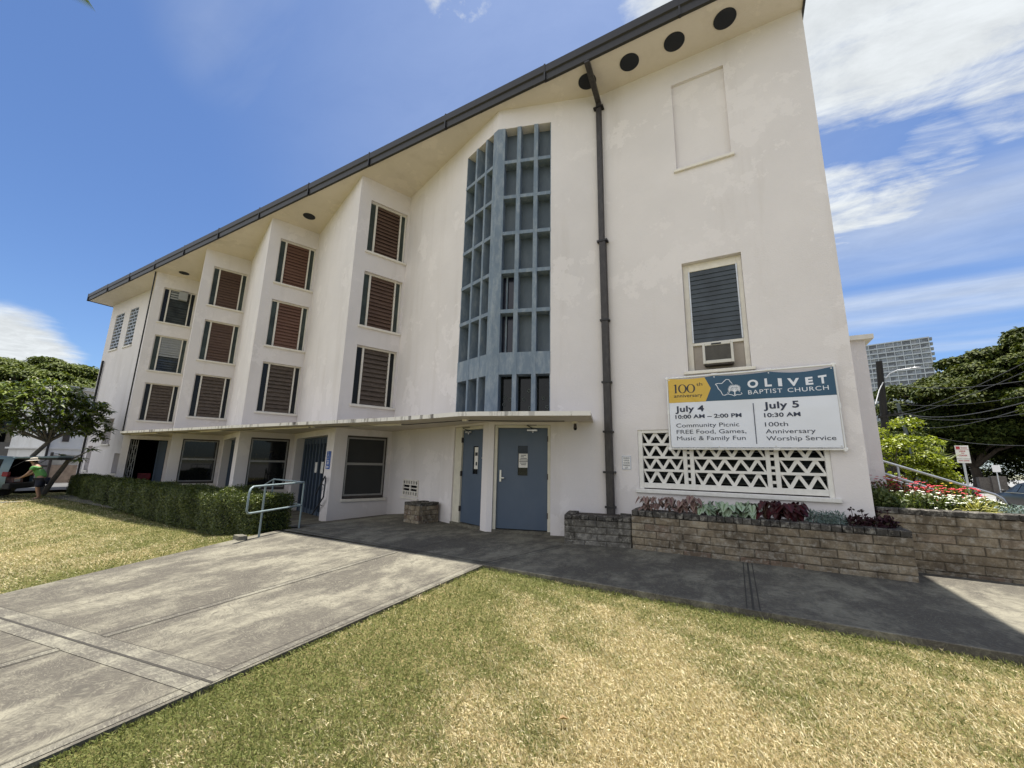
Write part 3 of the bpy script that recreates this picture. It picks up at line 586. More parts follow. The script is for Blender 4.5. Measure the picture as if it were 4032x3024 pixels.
# ---------------------------------------------------------------- steel doors
def steel_door(fr, rec, leaf, win, hinge_right, papers):
    r0, r1, rz = rec; l0, l1, z0, z1 = leaf; d = -.09
    m = MB()
    fr.box(m, r0, l0, d - .05, d + .055, .0, rz); fr.box(m, l1, r1, d - .05, d + .055, .0, rz); fr.box(m, l0, l1, d - .05, d + .055, z1, rz)
    o = m.build('steel_door', M['door_frame'], church, .004)
    w0, w1, wz0, wz1 = win; m = MB()
    for a, b_, c, e in ((l0, w0, z0, z1), (w1, l1, z0, z1), (w0, w1, z0, wz0), (w0, w1, wz1, z1)): fr.box(m, a + (.006 if a == l0 else 0), b_ - (.006 if b_ == l1 else 0), d - .03, d + .012, c + (.008 if c == z0 else 0), e - (.006 if e == z1 else 0))
    m.build('door_leaf', M['door'], o)
    m = MB(); t = .018
    for a, b_, c, e in ((w0 - t, w0, wz0 - t, wz1 + t), (w1, w1 + t, wz0 - t, wz1 + t), (w0, w1, wz0 - t, wz0), (w0, w1, wz1, wz1 + t)): fr.box(m, a, b_, d + .012, d + .02, c, e)
    m.build('vision_frame', M['door'], o)
    m = MB(); fr.box(m, w0, w1, d - .02, d - .005, wz0, wz1); m.build('vision_pane', M['glass'], o)
    m = MB(); hx = l1 if hinge_right else l0
    for z in (z0 + .25, 1.12, z1 - .3): fr.box(m, hx - .012, hx + .012, d + .012, d + .062, z, z + .12)
    m.build('hinge', M['bronze'], o)
    m = MB(); cx = hx - .35 if hinge_right else hx + .22
    fr.box(m, cx - .11, cx + .12, d + .012, d + .06, z1 - .075, z1 - .03); m.tube([fr(cx + .02, d + .04, z1 - .075), fr(cx + .02, d + .04, z1 - .105)], .017, 8)
    m.build('door_closer', M['steel'], o, .01)
    m = MB(); m.bar(fr(cx + .04, d + .06, z1 - .028), fr(cx - .1, d + .14, z1 + .05), .022, .014); m.bar(fr(cx - .1, d + .14, z1 + .05), fr(cx + .1, d + .05, z1 + .06), .02, .012); m.build('closer_arm', M['black'], o)
    m = MB(); fr.box(m, r0, r1, d - .05, .02, -.01, .055); m.build('threshold', M['concrete'], o)
    return o, d
o, d = steel_door(Fk, (.135, 1.385, 2.285), (.205, 1.325, .065, 2.225), (.665, .885, 1.19, 1.835), True, 1)
m = MB(); Fk.box(m, .262, .305, d + .012, d + .035, 1.045, 1.30); Fk.box(m, .29, .375, d + .05, d + .075, 1.115, 1.145); m.tube([Fk(.285, d + .03, 1.13), Fk(.29, d + .075, 1.13)], .014, 8); m.build('lever_handle', M['steel'], o, .006)
m = MB(); Fk.box(m, .68, .885, d - .004, d - .002, 1.36, 1.66); nt_ = thing('paper_notice', 'white printed notice behind the window pane of the right blue steel door', 'notice', Fk(.78, d, 1.36), 'notices on the doors')
m.build('paper', M['white'], nt_); m = MB()
for i, (a, b_) in enumerate(((.73, .84), (.725, .8), (.72, .86), (.70, .88), (.695, .88), (.71, .85), (.735, .84))): Fk.box(m, a, b_, d - .002, d - .0012, 1.62 - i * .034, 1.634 - i * .034)
m.build('printed_lines', M['black'], nt_)
o, d = steel_door(B[0], (-1.375, -.205, 2.295), (-1.085, -.225, .065, 2.215), (-.65, -.455, 1.185, 1.825), False, 1)
m = MB(); B[0].box(m, -.62, -.48, d - .004, d - .002, 1.3, 1.8); o2 = m.build('paper_notice', M['white']); tag(o2, 'pale poster behind the narrow pane of the left blue steel door', 'notice', 'notices on the doors')
m = MB(); B[0].box(m, -.6, -.5, d - .0019, d - .001, 1.6, 1.68); B[0].box(m, -.57, -.51, d - .0019, d - .001, 1.38, 1.46); x = m.build('poster_picture', M['black'], o2)
m = MB(); m.ellipsoid(B[0](-.29, d + .03, 1.55), (.014, .014, .014), 8, 6); m.build('lock', M['steel'], o)

# vent block low on the blind wall
fr = B[0]; m = MB(); v0, v1, a0, a1 = -3.86, -3.03, .50, .92
ss = np.linspace(v0, v1, 11); hs = [.5, .555, .625, .66, .70, .735, .785, .85, .92]
def bars(mb_, s0, s1, z0, z1): fr.box(mb_, s0, s1, .003, .03, z0, z1)
bars(m, v0 - .02, v1 + .02, .90, .935); bars(m, v0 - .02, v1 + .02, .485, .52); bars(m, v0 - .02, v0 + .02, .52, .90); bars(m, v1 - .02, v1 + .02, .52, .90)
for z in (.60, .69, .785): bars(m, v0 + .02, v1 - .02, z, z + .03)
for z0, z1 in ((.52, .60), (.815, .90)):
    for i in range(1, 6): s = v0 + (v1 - v0) * i / 6; bars(m, s - .035, s + .035, z0, z1)
for z0, z1 in ((.63, .69), (.72, .785)): s = (v0 + v1) / 2; bars(m, s - .03, s + .03, z0, z1)
fr.box(m, v0 - .1, v1 + .06, .002, .05, .40, .45)
vb = m.build('vent_block', M['trim'], church); m = MB(); fr.box(m, v0, v1, .0005, .003, .5, .92); m.build('vent_backing', M['void'], vb)
# ================================================================ right hand wall: lattice, louvres, sills
fr = WR
lw = MB(); d0, d1 = -.115, -.03
x0, x1 = -1.80, 1.30
for a, b_, c, e in ((x0, x0 + .085, 1.01, 2.17), (x1 - .075, x1, 1.01, 2.17), (x0 + .085, x1 - .075, 2.105, 2.17), (x0 + .085, x1 - .075, 1.03, 1.13)): fr.box(lw, a, b_, d0, d1 + .012, c, e)
lat = lw.build('lattice_window', M['white'], church, .006)
posts = [(-.965, -.895), (-.845, -.775), (.385, .455), (.515, .585)]
for a, b_ in posts: pb = MB(); fr.box(pb, a, b_, d0 + .01, d1, 1.13, 2.105); pb.build('lattice_post', M['white'], lat, .004)
for (a, b_) in ((-.895, -.845), (.455, .515)):
    pb = MB()
    for z in (1.22, 1.37, 1.47, 1.62, 1.72, 1.88, 1.98): fr.box(pb, a, b_, d0 + .02, d1 - .012, z - .025, z + .025)
    pb.build('spacer_blocks', M['white'], lat, .004)
zb = MB(); lv = [1.13, 1.375, 1.625, 1.88, 2.105]
for (a, b_, n) in ((-1.715, -.965, 3), (-.775, .385, 4.5), (.585, 1.225, 2.5)):
    w_ = (b_ - a) / n
    for z in lv[1:-1]: fr.box(zb, a, b_, d0 + .02, d1 - .006, z - .024, z + .024)
    for z0, z1 in zip(lv, lv[1:]):
        z0 += .024 if z0 > 1.14 else 0; z1 -= .024 if z1 < 2.1 else 0
        for i in range(int(round(n * 2))):
            p, q = a + w_ * i / 2, a + w_ * (i + 1) / 2
            if i % 2 == 0: A, C = (p, z1), (q, z0)
            else: A, C = (p, z0), (q, z1)
            h = .031
            pts = [(A[0] - h, A[1]), (A[0] + h, A[1]), (C[0] + h, C[1]), (C[0] - h, C[1])]
            pts = [(min(max(u, a), b_), z) for u, z in pts]; dd = -.052 - (i % 2) * .003
            zb.hexa([fr(u, dd - .05, z) for u, z in pts] + [fr(u, dd, z) for u, z in pts])
zb.build('lattice_bars', M['white'], lat)
lb = MB()
for z in np.arange(1.16, 2.1, .115):
    lo = [fr(u, -.19, z) for u in (x0, x1)]; hi = [fr(u, -.27, z + .09) for u in (x0, x1)]; t = lambda v: (v[0], v[1], v[2] + .006)
    lb.hexa([lo[0], lo[1], hi[1], hi[0], t(lo[0]), t(lo[1]), t(hi[1]), t(hi[0])])
lb.build('louver_blades', M['slat_dark'], lat)
s = MB(); fr.box(s, -1.86, 1.37, -.1, .05, .935, 1.006); s.build('sill', M['white'], lat, .008)
# blocked opening with a sill
s = MB(); fr.box(s, -.80, .37, -.06, .055, 7.755, 7.82); s.build('sill', M['trim'], church, .01)
# louvred window over a board that holds a machine
aw = MB()
for a, b_, c, e in ((-.768, -.665, 3.30, 5.608), (.225, .308, 3.30, 5.608), (-.665, .225, 5.44, 5.608), (-.665, .225, 3.84, 3.90)): fr.box(aw, a, b_, -.20, -.12, c, e)
win = aw.build('louver_window', M['trim'], church, .006)
m = MB()
for a, b_ in ((-.665, -.64), (.20, .225)): fr.box(m, a, b_, -.165, -.105, 3.9, 5.44)
m.build('louver_track', M['galv'], win)
m = MB(); n = 16; h = (5.44 - 3.90) / n
for i in range(n):
    z = 3.90 + h * i; lo = [fr(u, -.122 + RNG.normal() * .0015, z - .004) for u in (-.64, .20)]; hi = [fr(u, -.136, z + h) for u in (-.64, .20)]
    m.quad(lo[0], lo[1], hi[1], hi[0])
m.build('louver_blades', glass_dark('blue_louver_glass', (.028, .036, .045), .3, .35), win)
m = MB()
for i in range(n): z = 3.90 + h * i; fr.box(m, -.64, .20, -.121, -.118, z - .007, z - .003)
m.build('louver_edges', simple('glass_edge', (.075, .095, .105), .3), win)
m = MB(); fr.box(m, -.665, .225, -.19, -.165, 3.30, 3.84); m.build('board', weathered('bare_board', (.40, .355, .315), (.26, .22, .20), .6, 3, .8), win)
s = MB(); fr.box(s, -.85, .37, -.15, .055, 3.235, 3.30); s.build('sill', M['trim'], win, .01)
ac = thing('air_conditioner', 'beige window air conditioner with slotted grille above the banner', 'air conditioner', fr(-.225, .0, 3.42))
m = MB(); a, b_, z0, z1 = -.49, .04, 3.415, 3.83
m.cur = 0
for p, q, c, e in ((a, a + .045, z0, z1), (b_ - .045, b_, z0, z1), (a + .045, b_ - .045, z1 - .055, z1), (a + .045, b_ - .045, z0, z0 + .065)): fr.box(m, p, q, -.18, .05, c, e)
m.build('casing', simple('ac_casing', (.60, .58, .53), .5, .08, 5), ac, .008)
m = MB()
for i in range(15): z = z0 + .075 + i * .0196; fr.box(m, a + .045, b_ - .045, .018, .04, z, z + .008)
m.build('grille', simple('ac_grille', (.17, .16, .145), .5), ac); m = MB(); fr.box(m, a + .045, b_ - .045, -.1, .017, z0 + .065, z1 - .055); m.build('grille_back', M['black'], ac)
m = MB(); fr.box(m, a + .16, b_ - .2, .051, .055, z1 - .046, z1 - .016); m.build('name_plate', M['black'], ac)
m = MB(); fr.box(m, a + .02, b_ - .02, -.15, .03, z0 - .03, z0 - .001); m.build('drip_tray', M['bronze'], ac, .006)

# left end: pierced screens
for (s0, s1, z0, z1) in ((-32.7, -31.45, 7.56, 9.79), (-30.6, -29.45, 7.54, 9.81)):
    m = MB(); n = 11; h = (z1 - z0) / n
    for i in range(n + 1): WL.box(m, s0, s1, -.15, -.02, z0 + h * i - .035, z0 + h * i + .035)
    for i in range(n):
        for k in range(2 if i % 2 else 1): u = s0 + (s1 - s0) * ((k + 1) / 3 if i % 2 else .5); WL.box(m, u - .04, u + .04, -.14, -.03, z0 + h * i + .035, z0 + h * (i + 1) - .035)
    o = m.build('pierced_screen', simple('screen_paint', (.34, .38, .46), .7) if 'screen_paint' not in bpy.data.materials else bpy.data.materials['screen_paint'], church)
    s = MB(); WL.box(s, s0 - .05, s1 + .05, -.1, .06, z0 - .08, z0); s.build('sill', M['trim'], o)
for (s0, s1, z0, dd) in ((-30.75, -29.6, 1.99, 0), (-28.6, -27.75, .5, 0), (-32.6, -31.9, .55, 0)):
    s = MB(); WL.box(s, s0 - .06, s1 + .06, -.2, .07, z0 - .08, z0); s.build('sill', M['trim'], church)
m = MB(); WL.box(m, -29.95, -29.6, -.28, -.2, 1.99, 3.38); m.build('side_window', M['bronze'], church)

# ================================================================ lettering
FONT_CACHE = {}
def text_tris(body, size, bold=0.0, spacing=1.0, xscale=1.0):
    cu = bpy.data.curves.new('t', 'FONT'); cu.body = body; cu.size = size; cu.offset = bold; cu.space_character = spacing; cu.resolution_u = 5
    ob = bpy.data.objects.new('t', cu); COL.objects.link(ob); dg = bpy.context.evaluated_depsgraph_get(); dg.update()
    me = bpy.data.meshes.new_from_object(ob.evaluated_get(dg)); vs = [(v.co.x * xscale, v.co.y) for v in me.vertices]; fs = [list(p.vertices) for p in me.polygons]
    bpy.data.objects.remove(ob); bpy.data.curves.remove(cu); bpy.data.meshes.remove(me); return vs, fs
def lettering(mp, body, x, z, size, mat_, parent, bold=0, spacing=1.0, width=None, name='lettering', align='L'):
    vs, fs = text_tris(body, size, bold, spacing)
    xs = [v[0] for v in vs]; w_ = max(xs) - min(xs); k = width / w_ if width else 1.0
    off = -min(xs) * k if align == 'L' else (-(min(xs) + max(xs)) / 2 * k)
    mb_ = MB(); mb_.add([mp(x + off + v[0] * k, z + v[1]) for v in vs], fs); return mb_.build(name, mat_, parent)

# ---------------------------------------------------------------- banner on a pipe frame
BX0, BX1, BZ0, BZ1 = -1.155, 1.475, 1.80, 3.165
BY = WY - .115
ban = thing('banner', 'wide white, navy and yellow anniversary banner laced to a white pipe frame on the wall', 'banner', (0.16, BY, BZ0))
f = MB(); c = [(-1.165, BZ0 - .01), (1.49, BZ0 - .015), (1.48, BZ1 + .03), (-1.16, BZ1 + .005)]
for (a, b_) in zip(c, c[1:] + c[:1]): f.tube([(a[0], BY + .02, a[1]), (b_[0], BY + .02, b_[1])], .019, 10)
fo = f.build('pipe_frame', M['pvc'], ban)
for x, z in c: f = MB(); f.tube([(x - .0, BY + .02, z - .03), (x, BY + .02, z + .03)], .027, 10); f.tube([(x - .03, BY + .02, z), (x + .03, BY + .02, z)], .027, 10); f.build('pipe_elbow', M['pvc'], ban)
for x, z in ((-.32, BZ1 + .016), (.55, BZ1 + .026), (-.3, BZ0 - .012), (.56, BZ0 - .013)): f = MB(); f.tube([(x - .045, BY + .02, z), (x + .045, BY + .02, z)], .026, 10); f.tube([(x, BY + .02, z), (x, BY + .10, z)], .02, 8); f.build('pipe_tee', M['pvc'], ban)
for x, z in ((-1.163, 2.5), (1.486, 2.5)): f = MB(); f.tube([(x, BY + .02, z - .045), (x, BY + .02, z + .045)], .026, 10); f.build('pipe_tee', M['pvc'], ban)
def sag(u):                                            # scalloped top edge between the ties
    ties = [-1.13, -.32, .55, 1.45]
    for a, b_ in zip(ties, ties[1:]):
        if a <= u <= b_: t = (u - a) / (b_ - a); return (.012 + (.038 if b_ > 1 else .012)) * math.sin(math.pi * t)
    return 0
def bmap(u, z, lift=0.0):
    k = (z - BZ0) / (BZ1 - BZ0); top = max(0.0, (k - .5) * 2)
    zz = z - sag(u) * top ** 2
    yy = .020 * math.sin(3.1 * u + 1.1) * (1 - abs(2 * k - 1)) + .016 * math.sin(7 * (u + .55 * z)) * math.exp(-((u + .9 + .62 * (z - 2.6)) / .28) ** 2) \
        + .018 * math.exp(-(((u + 1.05) + .95 * (z - 3.05)) / .05) ** 2) * (1 if z > 2.1 else .4) * max(0, .4 - abs(u + .6)) / .4 + .014 * top * math.sin(math.pi * (u + 1.13) / .85) \
        + .016 * math.exp(-(((u + .28) + .9 * (z - 1.85)) / .045) ** 2) * max(0, 2.25 - z)
    return (u, BY - .012 + yy - lift, zz)
fab = []
def fabric_part(name, poly_x, z0, z1, mt, lift, parent, nx=90, nz=34):
    V = []; F = []
    for j in range(nz + 1):
        z = z0 + (z1 - z0) * j / nz; a, b_ = poly_x(z)
        for i in range(nx + 1): V.append(bmap(a + (b_ - a) * i / nx, z, lift))
    n = nx + 1
    for j in range(nz):
        for i in range(nx): F.append((j * n + i, j * n + i + 1, (j + 1) * n + i + 1, (j + 1) * n + i))
    o = np_mesh(name, np.array(V), np.array(F), mt, parent); o.data.polygons.foreach_set('use_smooth', [True] * len(F)); return o
vin = simple('vinyl_white', (.72, .74, .80), .38, .03, 2); navy_v = simple('vinyl_navy', (.012, .065, .125), .38, .06, 2); yel = simple('vinyl_yellow', (.62, .40, .045), .4, .06, 2); ink = simple('vinyl_ink', (.012, .02, .05), .45, .05); inkb = simple('vinyl_black', (.02, .018, .02), .45, .05)
ZB = 2.675
cloth = fabric_part('fabric', lambda z: (BX0 + .015, BX1 - .005), BZ0 + .012, BZ1 - .012, vin, 0, ban)
fabric_part('navy_band', lambda z: (BX0 + .016, BX1 - .006), ZB, BZ1 - .012, navy_v, .002, cloth)
fabric_part('yellow_flag', lambda z: (BX0 + .015, -.39 - .10 * abs(z - (ZB + BZ1) / 2) / ((BZ1 - ZB) / 2)), ZB - .002, BZ1 - .012, yel, .004, cloth, 40)
bm1 = lambda u, z: bmap(u, z, .0045); bm2 = lambda u, z: bmap(u, z, .007)
def stroke(mb_, pts, w_, mp, closed=False):
    P_ = [Vector((p[0], p[1])) for p in pts]; n = len(P_); L_, R_ = [], []
    for i in range(n):
        a = P_[(i - 1) % n] if closed or i else P_[i]; b_ = P_[(i + 1) % n] if closed or i < n - 1 else P_[i]
        d = (b_ - a).normalized(); nn = Vector((-d.y, d.x)); ww = (w_[i] if isinstance(w_, list) else w_) / 2
        L_.append(P_[i] + nn * ww); R_.append(P_[i] - nn * ww)
    vs = [mp(*q) for q in L_ + R_]; mb_.add(vs, [(i, (i + 1) % n, n + (i + 1) % n, n + i) for i in range(n if closed else n - 1)])
# "100th anniversary" drawn with thick and thin strokes
m = MB(); stroke(m, [(-1.005, 3.035), (-1.005, 2.865)], .030, bm2); stroke(m, [(-1.035, 3.02), (-1.0, 3.04)], .010, bm2); stroke(m, [(-1.03, 2.865), (-.98, 2.865)], .008, bm2)
for cx in (-.885, -.735):
    pts, ww = [], []
    for i in range(28): t = 2 * math.pi * i / 28; pts.append((cx + .062 * math.cos(t), 2.95 + .086 * math.sin(t))); ww.append(.009 + .020 * abs(math.cos(t)) ** 1.5)
    stroke(m, pts, ww, bm2, True)
m.build('lettering', inkb, cloth)
lettering(bm2, 'th', -.635, 2.99, .10, inkb, cloth, 0, 1.0, .105); lettering(bm2, 'anniversary', -1.04, 2.775, .095, inkb, cloth, .0006, 1.0, .50)
for ch, a, b_ in (('O', .211, .377), ('L', .477, .581), ('I', .677, .735), ('V', .815, .985), ('E', 1.07, 1.175), ('T', 1.248, 1.364)):
    lettering(bm1, ch, a, 2.893, .195, vin, cloth, .0085, 1.0, b_ - a)
lettering(bm1, 'BAPTIST', .211, 2.765, .112, vin, cloth, 0, 1.12, .515); lettering(bm1, 'CHURCH', .804, 2.77, .112, vin, cloth, 0, 1.12, .568)
lettering(bm1, 'July 4', -1.035, 2.492, .155, ink, cloth, .0045, 1.05, .505); lettering(bm1, '10:00 AM – 2:00 PM', -1.04, 2.36, .10, ink, cloth, .0026, 1.02, 1.115)
for i, t in enumerate(('Community Picnic', 'FREE Food, Games,', 'Music & Family Fun')): lettering(bm1, t, -1.033, 2.193 - i * .122, .108, ink, cloth, 0, 1.0, (1.06, 1.16, 1.14)[i])
lettering(bm1, 'July 5', .425, 2.492, .165, ink, cloth, .0045, 1.05, .515); lettering(bm1, '10:30 AM', .42, 2.342, .10, ink, cloth, .0026, 1.02, .525)
for i, t in enumerate(('100th', 'Anniversary', 'Worship Service')): lettering(bm1, t, .42, 2.178 - i * .122, .108, ink, cloth, 0, 1.0, (.335, .705, .965)[i])
m = MB(); stroke(m, [(.271, 2.60), (.269, 1.876)], .012, bm1); m.build('divider', ink, cloth)
# island outline with a spreading tree
m = MB(); isl = [(-.309, 2.99), (-.26, 3.002), (-.20, 3.0), (-.165, 3.035), (-.125, 3.075), (-.08, 3.072), (-.06, 3.03), (-.03, 2.99)]
stroke(m, isl, .012, bm1); stroke(m, [(-.309, 2.99), (-.28, 2.95), (-.265, 2.90), (-.225, 2.85), (-.199, 2.778), (-.165, 2.772), (-.13, 2.79), (-.10, 2.79), (-.115, 2.825)], .012, bm1)
stroke(m, [(-.10, 2.79), (-.05, 2.775), (-.01, 2.752), (.03, 2.775), (.075, 2.768), (.115, 2.785), (.10, 2.81)], .012, bm1)
stroke(m, [(-.003, 2.765), (0, 2.82), (0, 2.87)], .018, bm1)
rr = random.Random(4)
for i in range(24):
    a = R(-12 + 204 * i / 23); r_ = .085 + .026 * rr.random()
    stroke(m, [(0, 2.825 + .02 * (i % 2)), (r_ * .5 * math.cos(a), 2.862 + r_ * .45 * math.sin(a)), (r_ * 1.05 * math.cos(a), 2.868 + r_ * 1.02 * math.sin(a))], .005, bm1)
    for k in (-.35, .35): stroke(m, [(r_ * .7 * math.cos(a), 2.866 + r_ * .66 * math.sin(a)), (r_ * 1.02 * math.cos(a + k), 2.868 + r_ * 1.0 * math.sin(a + k))], .005, bm1)
m.build('emblem', vin, cloth)
for u in (-1.12, -.32, .55, 1.44):
    for z in (BZ0 + .035, BZ1 - .035): m = MB(); m.tube([bmap(u, z, .003), bmap(u, z, .006)], .011, 10); m.build('grommet', M['steel'], cloth)

# ---------------------------------------------------------------- wall signs
sg = thing('wall_sign', 'small white sign with blue border reading church office across parking lot', 'sign', (-2.035, WY, 1.37))
m = MB(); m.box(-2.135, -1.94, WY - .012, WY - .002, 1.37, 1.655); m.build('plate', M['pvc'], sg, .004)
m = MB(); blue_p = simple('sign_blue', (.03, .09, .28), .4, .05)
for a, b_, c, e in ((-2.125, -1.95, 1.638, 1.644), (-2.125, -1.95, 1.381, 1.387), (-2.125, -2.119, 1.387, 1.638), (-1.956, -1.95, 1.387, 1.638)): m.box(a, b_, WY - .0135, WY - .0122, c, e)
m.build('border', blue_p, sg)
for i, t in enumerate(('CHURCH', 'OFFICE', 'ACROSS', 'PARKING', 'LOT')): lettering(lambda u, z: (u, WY - .0137, z), t, -2.0375, 1.588 - i * .0475, .042, ink, sg, .0008, 1.0, (.125, .115, .125, .135, .06)[i], align='C')
fr = B[1]; sg = thing('access_sign', 'narrow blue wheelchair access sign with white arrow on the wall by the slatted door', 'sign', fr(-.34, 0, 1.17))
m = MB(); fr.box(m, -.51, -.16, .002, .014, 1.17, 1.68); m.build('plate', simple('access_blue', (.03, .10, .38), .4, .05), sg, .004)
am = lambda u, z: fr(u, .0152, z); m = MB()
stroke(m, [(-.36, 1.625), (-.355, 1.56), (-.30, 1.545), (-.275, 1.47), (-.25, 1.475)], .018, am); stroke(m, [(-.358, 1.59), (-.30, 1.59)], .014, am)
stroke(m, [(-.37 + .055 * math.cos(R(a)), 1.505 + .055 * math.sin(R(a))) for a in range(110, 350, 20)], .014, am)
stroke(m, [(-.36 + .012 * math.cos(R(a)), 1.648 + .012 * math.sin(R(a))) for a in range(0, 360, 45)], .014, am, True)
m.build('wheelchair_symbol', M['pvc'], sg)
m = MB(); stroke(m, [(-.44, 1.23), (-.23, 1.23)], .03, am); stroke(m, [(-.375, 1.275), (-.44, 1.23), (-.375, 1.185)], .024, am); m.build('arrow', M['pvc'], sg)
m = MB()
for i, (a, b_) in enumerate(((-.44, -.23), (-.42, -.25), (-.44, -.24))): stroke(m, [(a, 1.40 - i * .042), (b_, 1.40 - i * .042)], .02, am)
m.build('text_lines', M['pvc'], sg)
# lamp under the canopy end
lp = thing('flood_lamp', 'small bulb lamp holder hanging under the canopy end above the doors', 'lamp', Fk(1.93, .1, 2.25))
m = MB(); p = Vector(Fk(1.93, .16, 2.345)); m.box(p.x - .055, p.x + .055, p.y - .045, p.y + .045, 2.30, 2.343); m.build('junction_box', M['trim'], lp, .006)
m = MB(); m.tube([p + Vector((0, 0, -.045)), p + Vector((.01, -.02, -.11)), p + Vector((.012, -.03, -.15))], [.028, .036, .04], 12); m.build('lamp_holder', M['bronze'], lp)
m = MB(); m.ellipsoid(p + Vector((.012, -.03, -.16)), (.034, .034, .03), 12, 8); m.build('bulb', M['glass'], lp)

# ================================================================ block walls and planters
def block_mat(name, stops, dirt):
    m, nt, b, out = nodes(name); c = ramp(nt, island(nt), stops)
    c = mixc(nt, ramp(nt, tex_noise(nt, 2.2, 7, .68), [(.42, 0.0), (.60, .9)]), c, dirt)
    c = mixc(nt, ramp(nt, tex_noise(nt, 5.5, 8, .75, stretch=(1, 1, .5)), [(.47, 0.0), (.60, .55)]), c, tuple(x * .65 for x in dirt))
    c = mixc(nt, ramp(nt, tex_noise(nt, 11, 6, .7), [(.5, 0.0), (.66, .65)]), c, (.44, .41, .35)); c = mixc(nt, ramp(nt, tex_noise(nt, 30, 4, .7), [(.5, 0.0), (.8, .6)]), c, dirt)
    nt.links.new(c, b.inputs['Base Color']); b.inputs['Roughness'].default_value = .92; b.inputs['Specular IOR Level'].default_value = .2
    bump(nt, b, mth(nt, 'ADD', tex_noise(nt, 14, 6, .7), tex_noise(nt, 60, 4, .7)), 1.0, .02); return m
tan = [(0, (.255, .205, .140)), (.5, (.33, .27, .19)), (.82, (.37, .31, .225)), (.92, (.25, .175, .13)), (1, (.22, .13, .09))]
M['block'] = block_mat('slump_block', tan, (.14, .112, .08)); M['cap'] = block_mat('cap_brick', [(0, (.075, .07, .062)), (1, (.13, .12, .105))], (.05, .045, .04))
M['block_old'] = block_mat('old_block', [(0, (.16, .15, .13)), (1, (.26, .245, .215))], (.07, .062, .05)); M['mortar'] = block_mat('mortar', [(0, (.17, .155, .125)), (1, (.20, .18, .15))], (.10, .09, .075))
def rnd_block(mb_, fr_, s0, s1, dd, z0, z1, thick=.09, r_=.012):
    """one slump block: front face pulled forward in the middle, softened corners"""
    j = lambda a: RNG.normal() * a
    out_ = dd + .004 + abs(j(.005)); e = r_
    q = lambda s, d, z: fr_(s, d, z)
    a, b_, c, f_ = s0 + j(.002), s1 + j(.002), z0 + j(.002), z1 + j(.002)
    back = [q(a, dd - thick, c), q(b_, dd - thick, c), q(b_, dd - thick, f_), q(a, dd - thick, f_)]
    rim = [q(a, out_ - e, c), q(b_, out_ - e, c), q(b_, out_ - e, f_), q(a, out_ - e, f_)]
    fc = [q(a + e, out_ + j(.003), c + e), q(b_ - e, out_ + j(.003), c + e), q(b_ - e, out_ + j(.003), f_ - e), q(a + e, out_ + j(.003), f_ - e)]
    mb_.add(back + rim + fc, [(i, (i + 1) % 4, 4 + (i + 1) % 4, 4 + i) for i in range(4)] + [(4 + i, 4 + (i + 1) % 4, 8 + (i + 1) % 4, 8 + i) for i in range(4)] + [(8, 9, 10, 11), (3, 2, 1, 0)])
def block_face(mb_, fr_, s0, s1, z0, courses, h, length, off0=0.0, taper_right=0.0):
    g_ = .008
    for c in range(courses):
        za, zb_ = z0 + c * h, z0 + (c + 1) * h; x = s0 + (-(length / 2 + off0) if c % 2 else 0) ; e = s1 - taper_right * c
        while x < e - .01:
            L_ = length * (1 + RNG.normal() * .02); a, b_ = max(x, s0), min(x + L_, e)
            if e - b_ < .06: b_ = e
            if b_ - a > .03: rnd_block(mb_, fr_, a + g_ / 2, b_ - g_ / 2, 0, za + g_ / 2, zb_ - g_ / 2)
            x = x + L_ if b_ < e else e
def planter(name, label, fr_, w_, depth, courses, h, length, mat_, cap=True, z0=0.0, capl=.125, caph=.095, top_soil=True):
    t = thing(name, label, 'planter', fr_(w_ / 2, -depth / 2, z0)); mb_ = MB()
    block_face(mb_, fr_, 0, w_, z0 - .05, courses, h, length)
    lf = Fr(fr_(0, -depth, 0)[:2], math.degrees(fr_.a) - 90); block_face(mb_, lf, 0, depth - .095, z0 - .05, courses, h, length)
    rf = Fr(fr_(w_, -.095, 0)[:2], math.degrees(fr_.a) + 90); block_face(mb_, rf, 0, depth - .095, z0 - .05, courses, h, length)
    mb_.build('blocks', mat_, t)
    zt = z0 - .05 + courses * h; m = MB(); fr_.box(m, .012, w_ - .012, -depth + .002, -.012, z0 - .06, zt - .006); m.build('mortar', M['mortar'], t)
    if cap:
        m = MB(); n = max(2, int(w_ / capl)); 
        for i in range(n): rnd_block(m, fr_, w_ * i / n + .004, w_ * (i + 1) / n - .004, .006, zt + .002, zt + caph, .20)
        for f2 in (lf, rf):
            n = max(1, int((depth - .2) / capl)); off = 0 if f2 is lf else .1
            for i in range(n): rnd_block(m, f2, off + (depth - .21) * i / n + .004, off + (depth - .21) * (i + 1) / n - .004, .006, zt + .002, zt + caph, .20)
        m.build('cap_course', M['cap'], t)
        m = MB(); fr_.box(m, .1, w_ - .1, -depth + .004, -.1, zt - .02, zt + caph - .03); m.build('soil_fill', M['soil'], t)
    return t
planter('planter', 'long low tan block planter with dark brick cap under the lattice window', Fr((-1.81, 7.72), 0), 3.78, .73, 5, .123, .42, M['block'])
planter('planter', 'short grey stained block planter around the foot of the downpipe', Fr((-3.01, 7.46), 13.5), 1.22, .80, 4, .122, .40, M['block_old'], caph=.075, capl=.14)
bp = [(-7.27, 7.66), (-6.74, 7.59), (-6.46, 8.13)]
a_ = math.degrees(math.atan2(bp[1][1] - bp[0][1], bp[1][0] - bp[0][0]))
planter('planter', 'small square tan block stand against the blind wall left of the blue doors', Fr(bp[0], -8), .56, .62, 4, .112, .27, M['block'], caph=.068, capl=.28)
rw = thing('retaining_wall', 'tan block retaining wall topped by the red and white flower bed', 'wall', (5, 8.5, 0)); m = MB(); f2 = Fr((1.80, 8.48), 0)
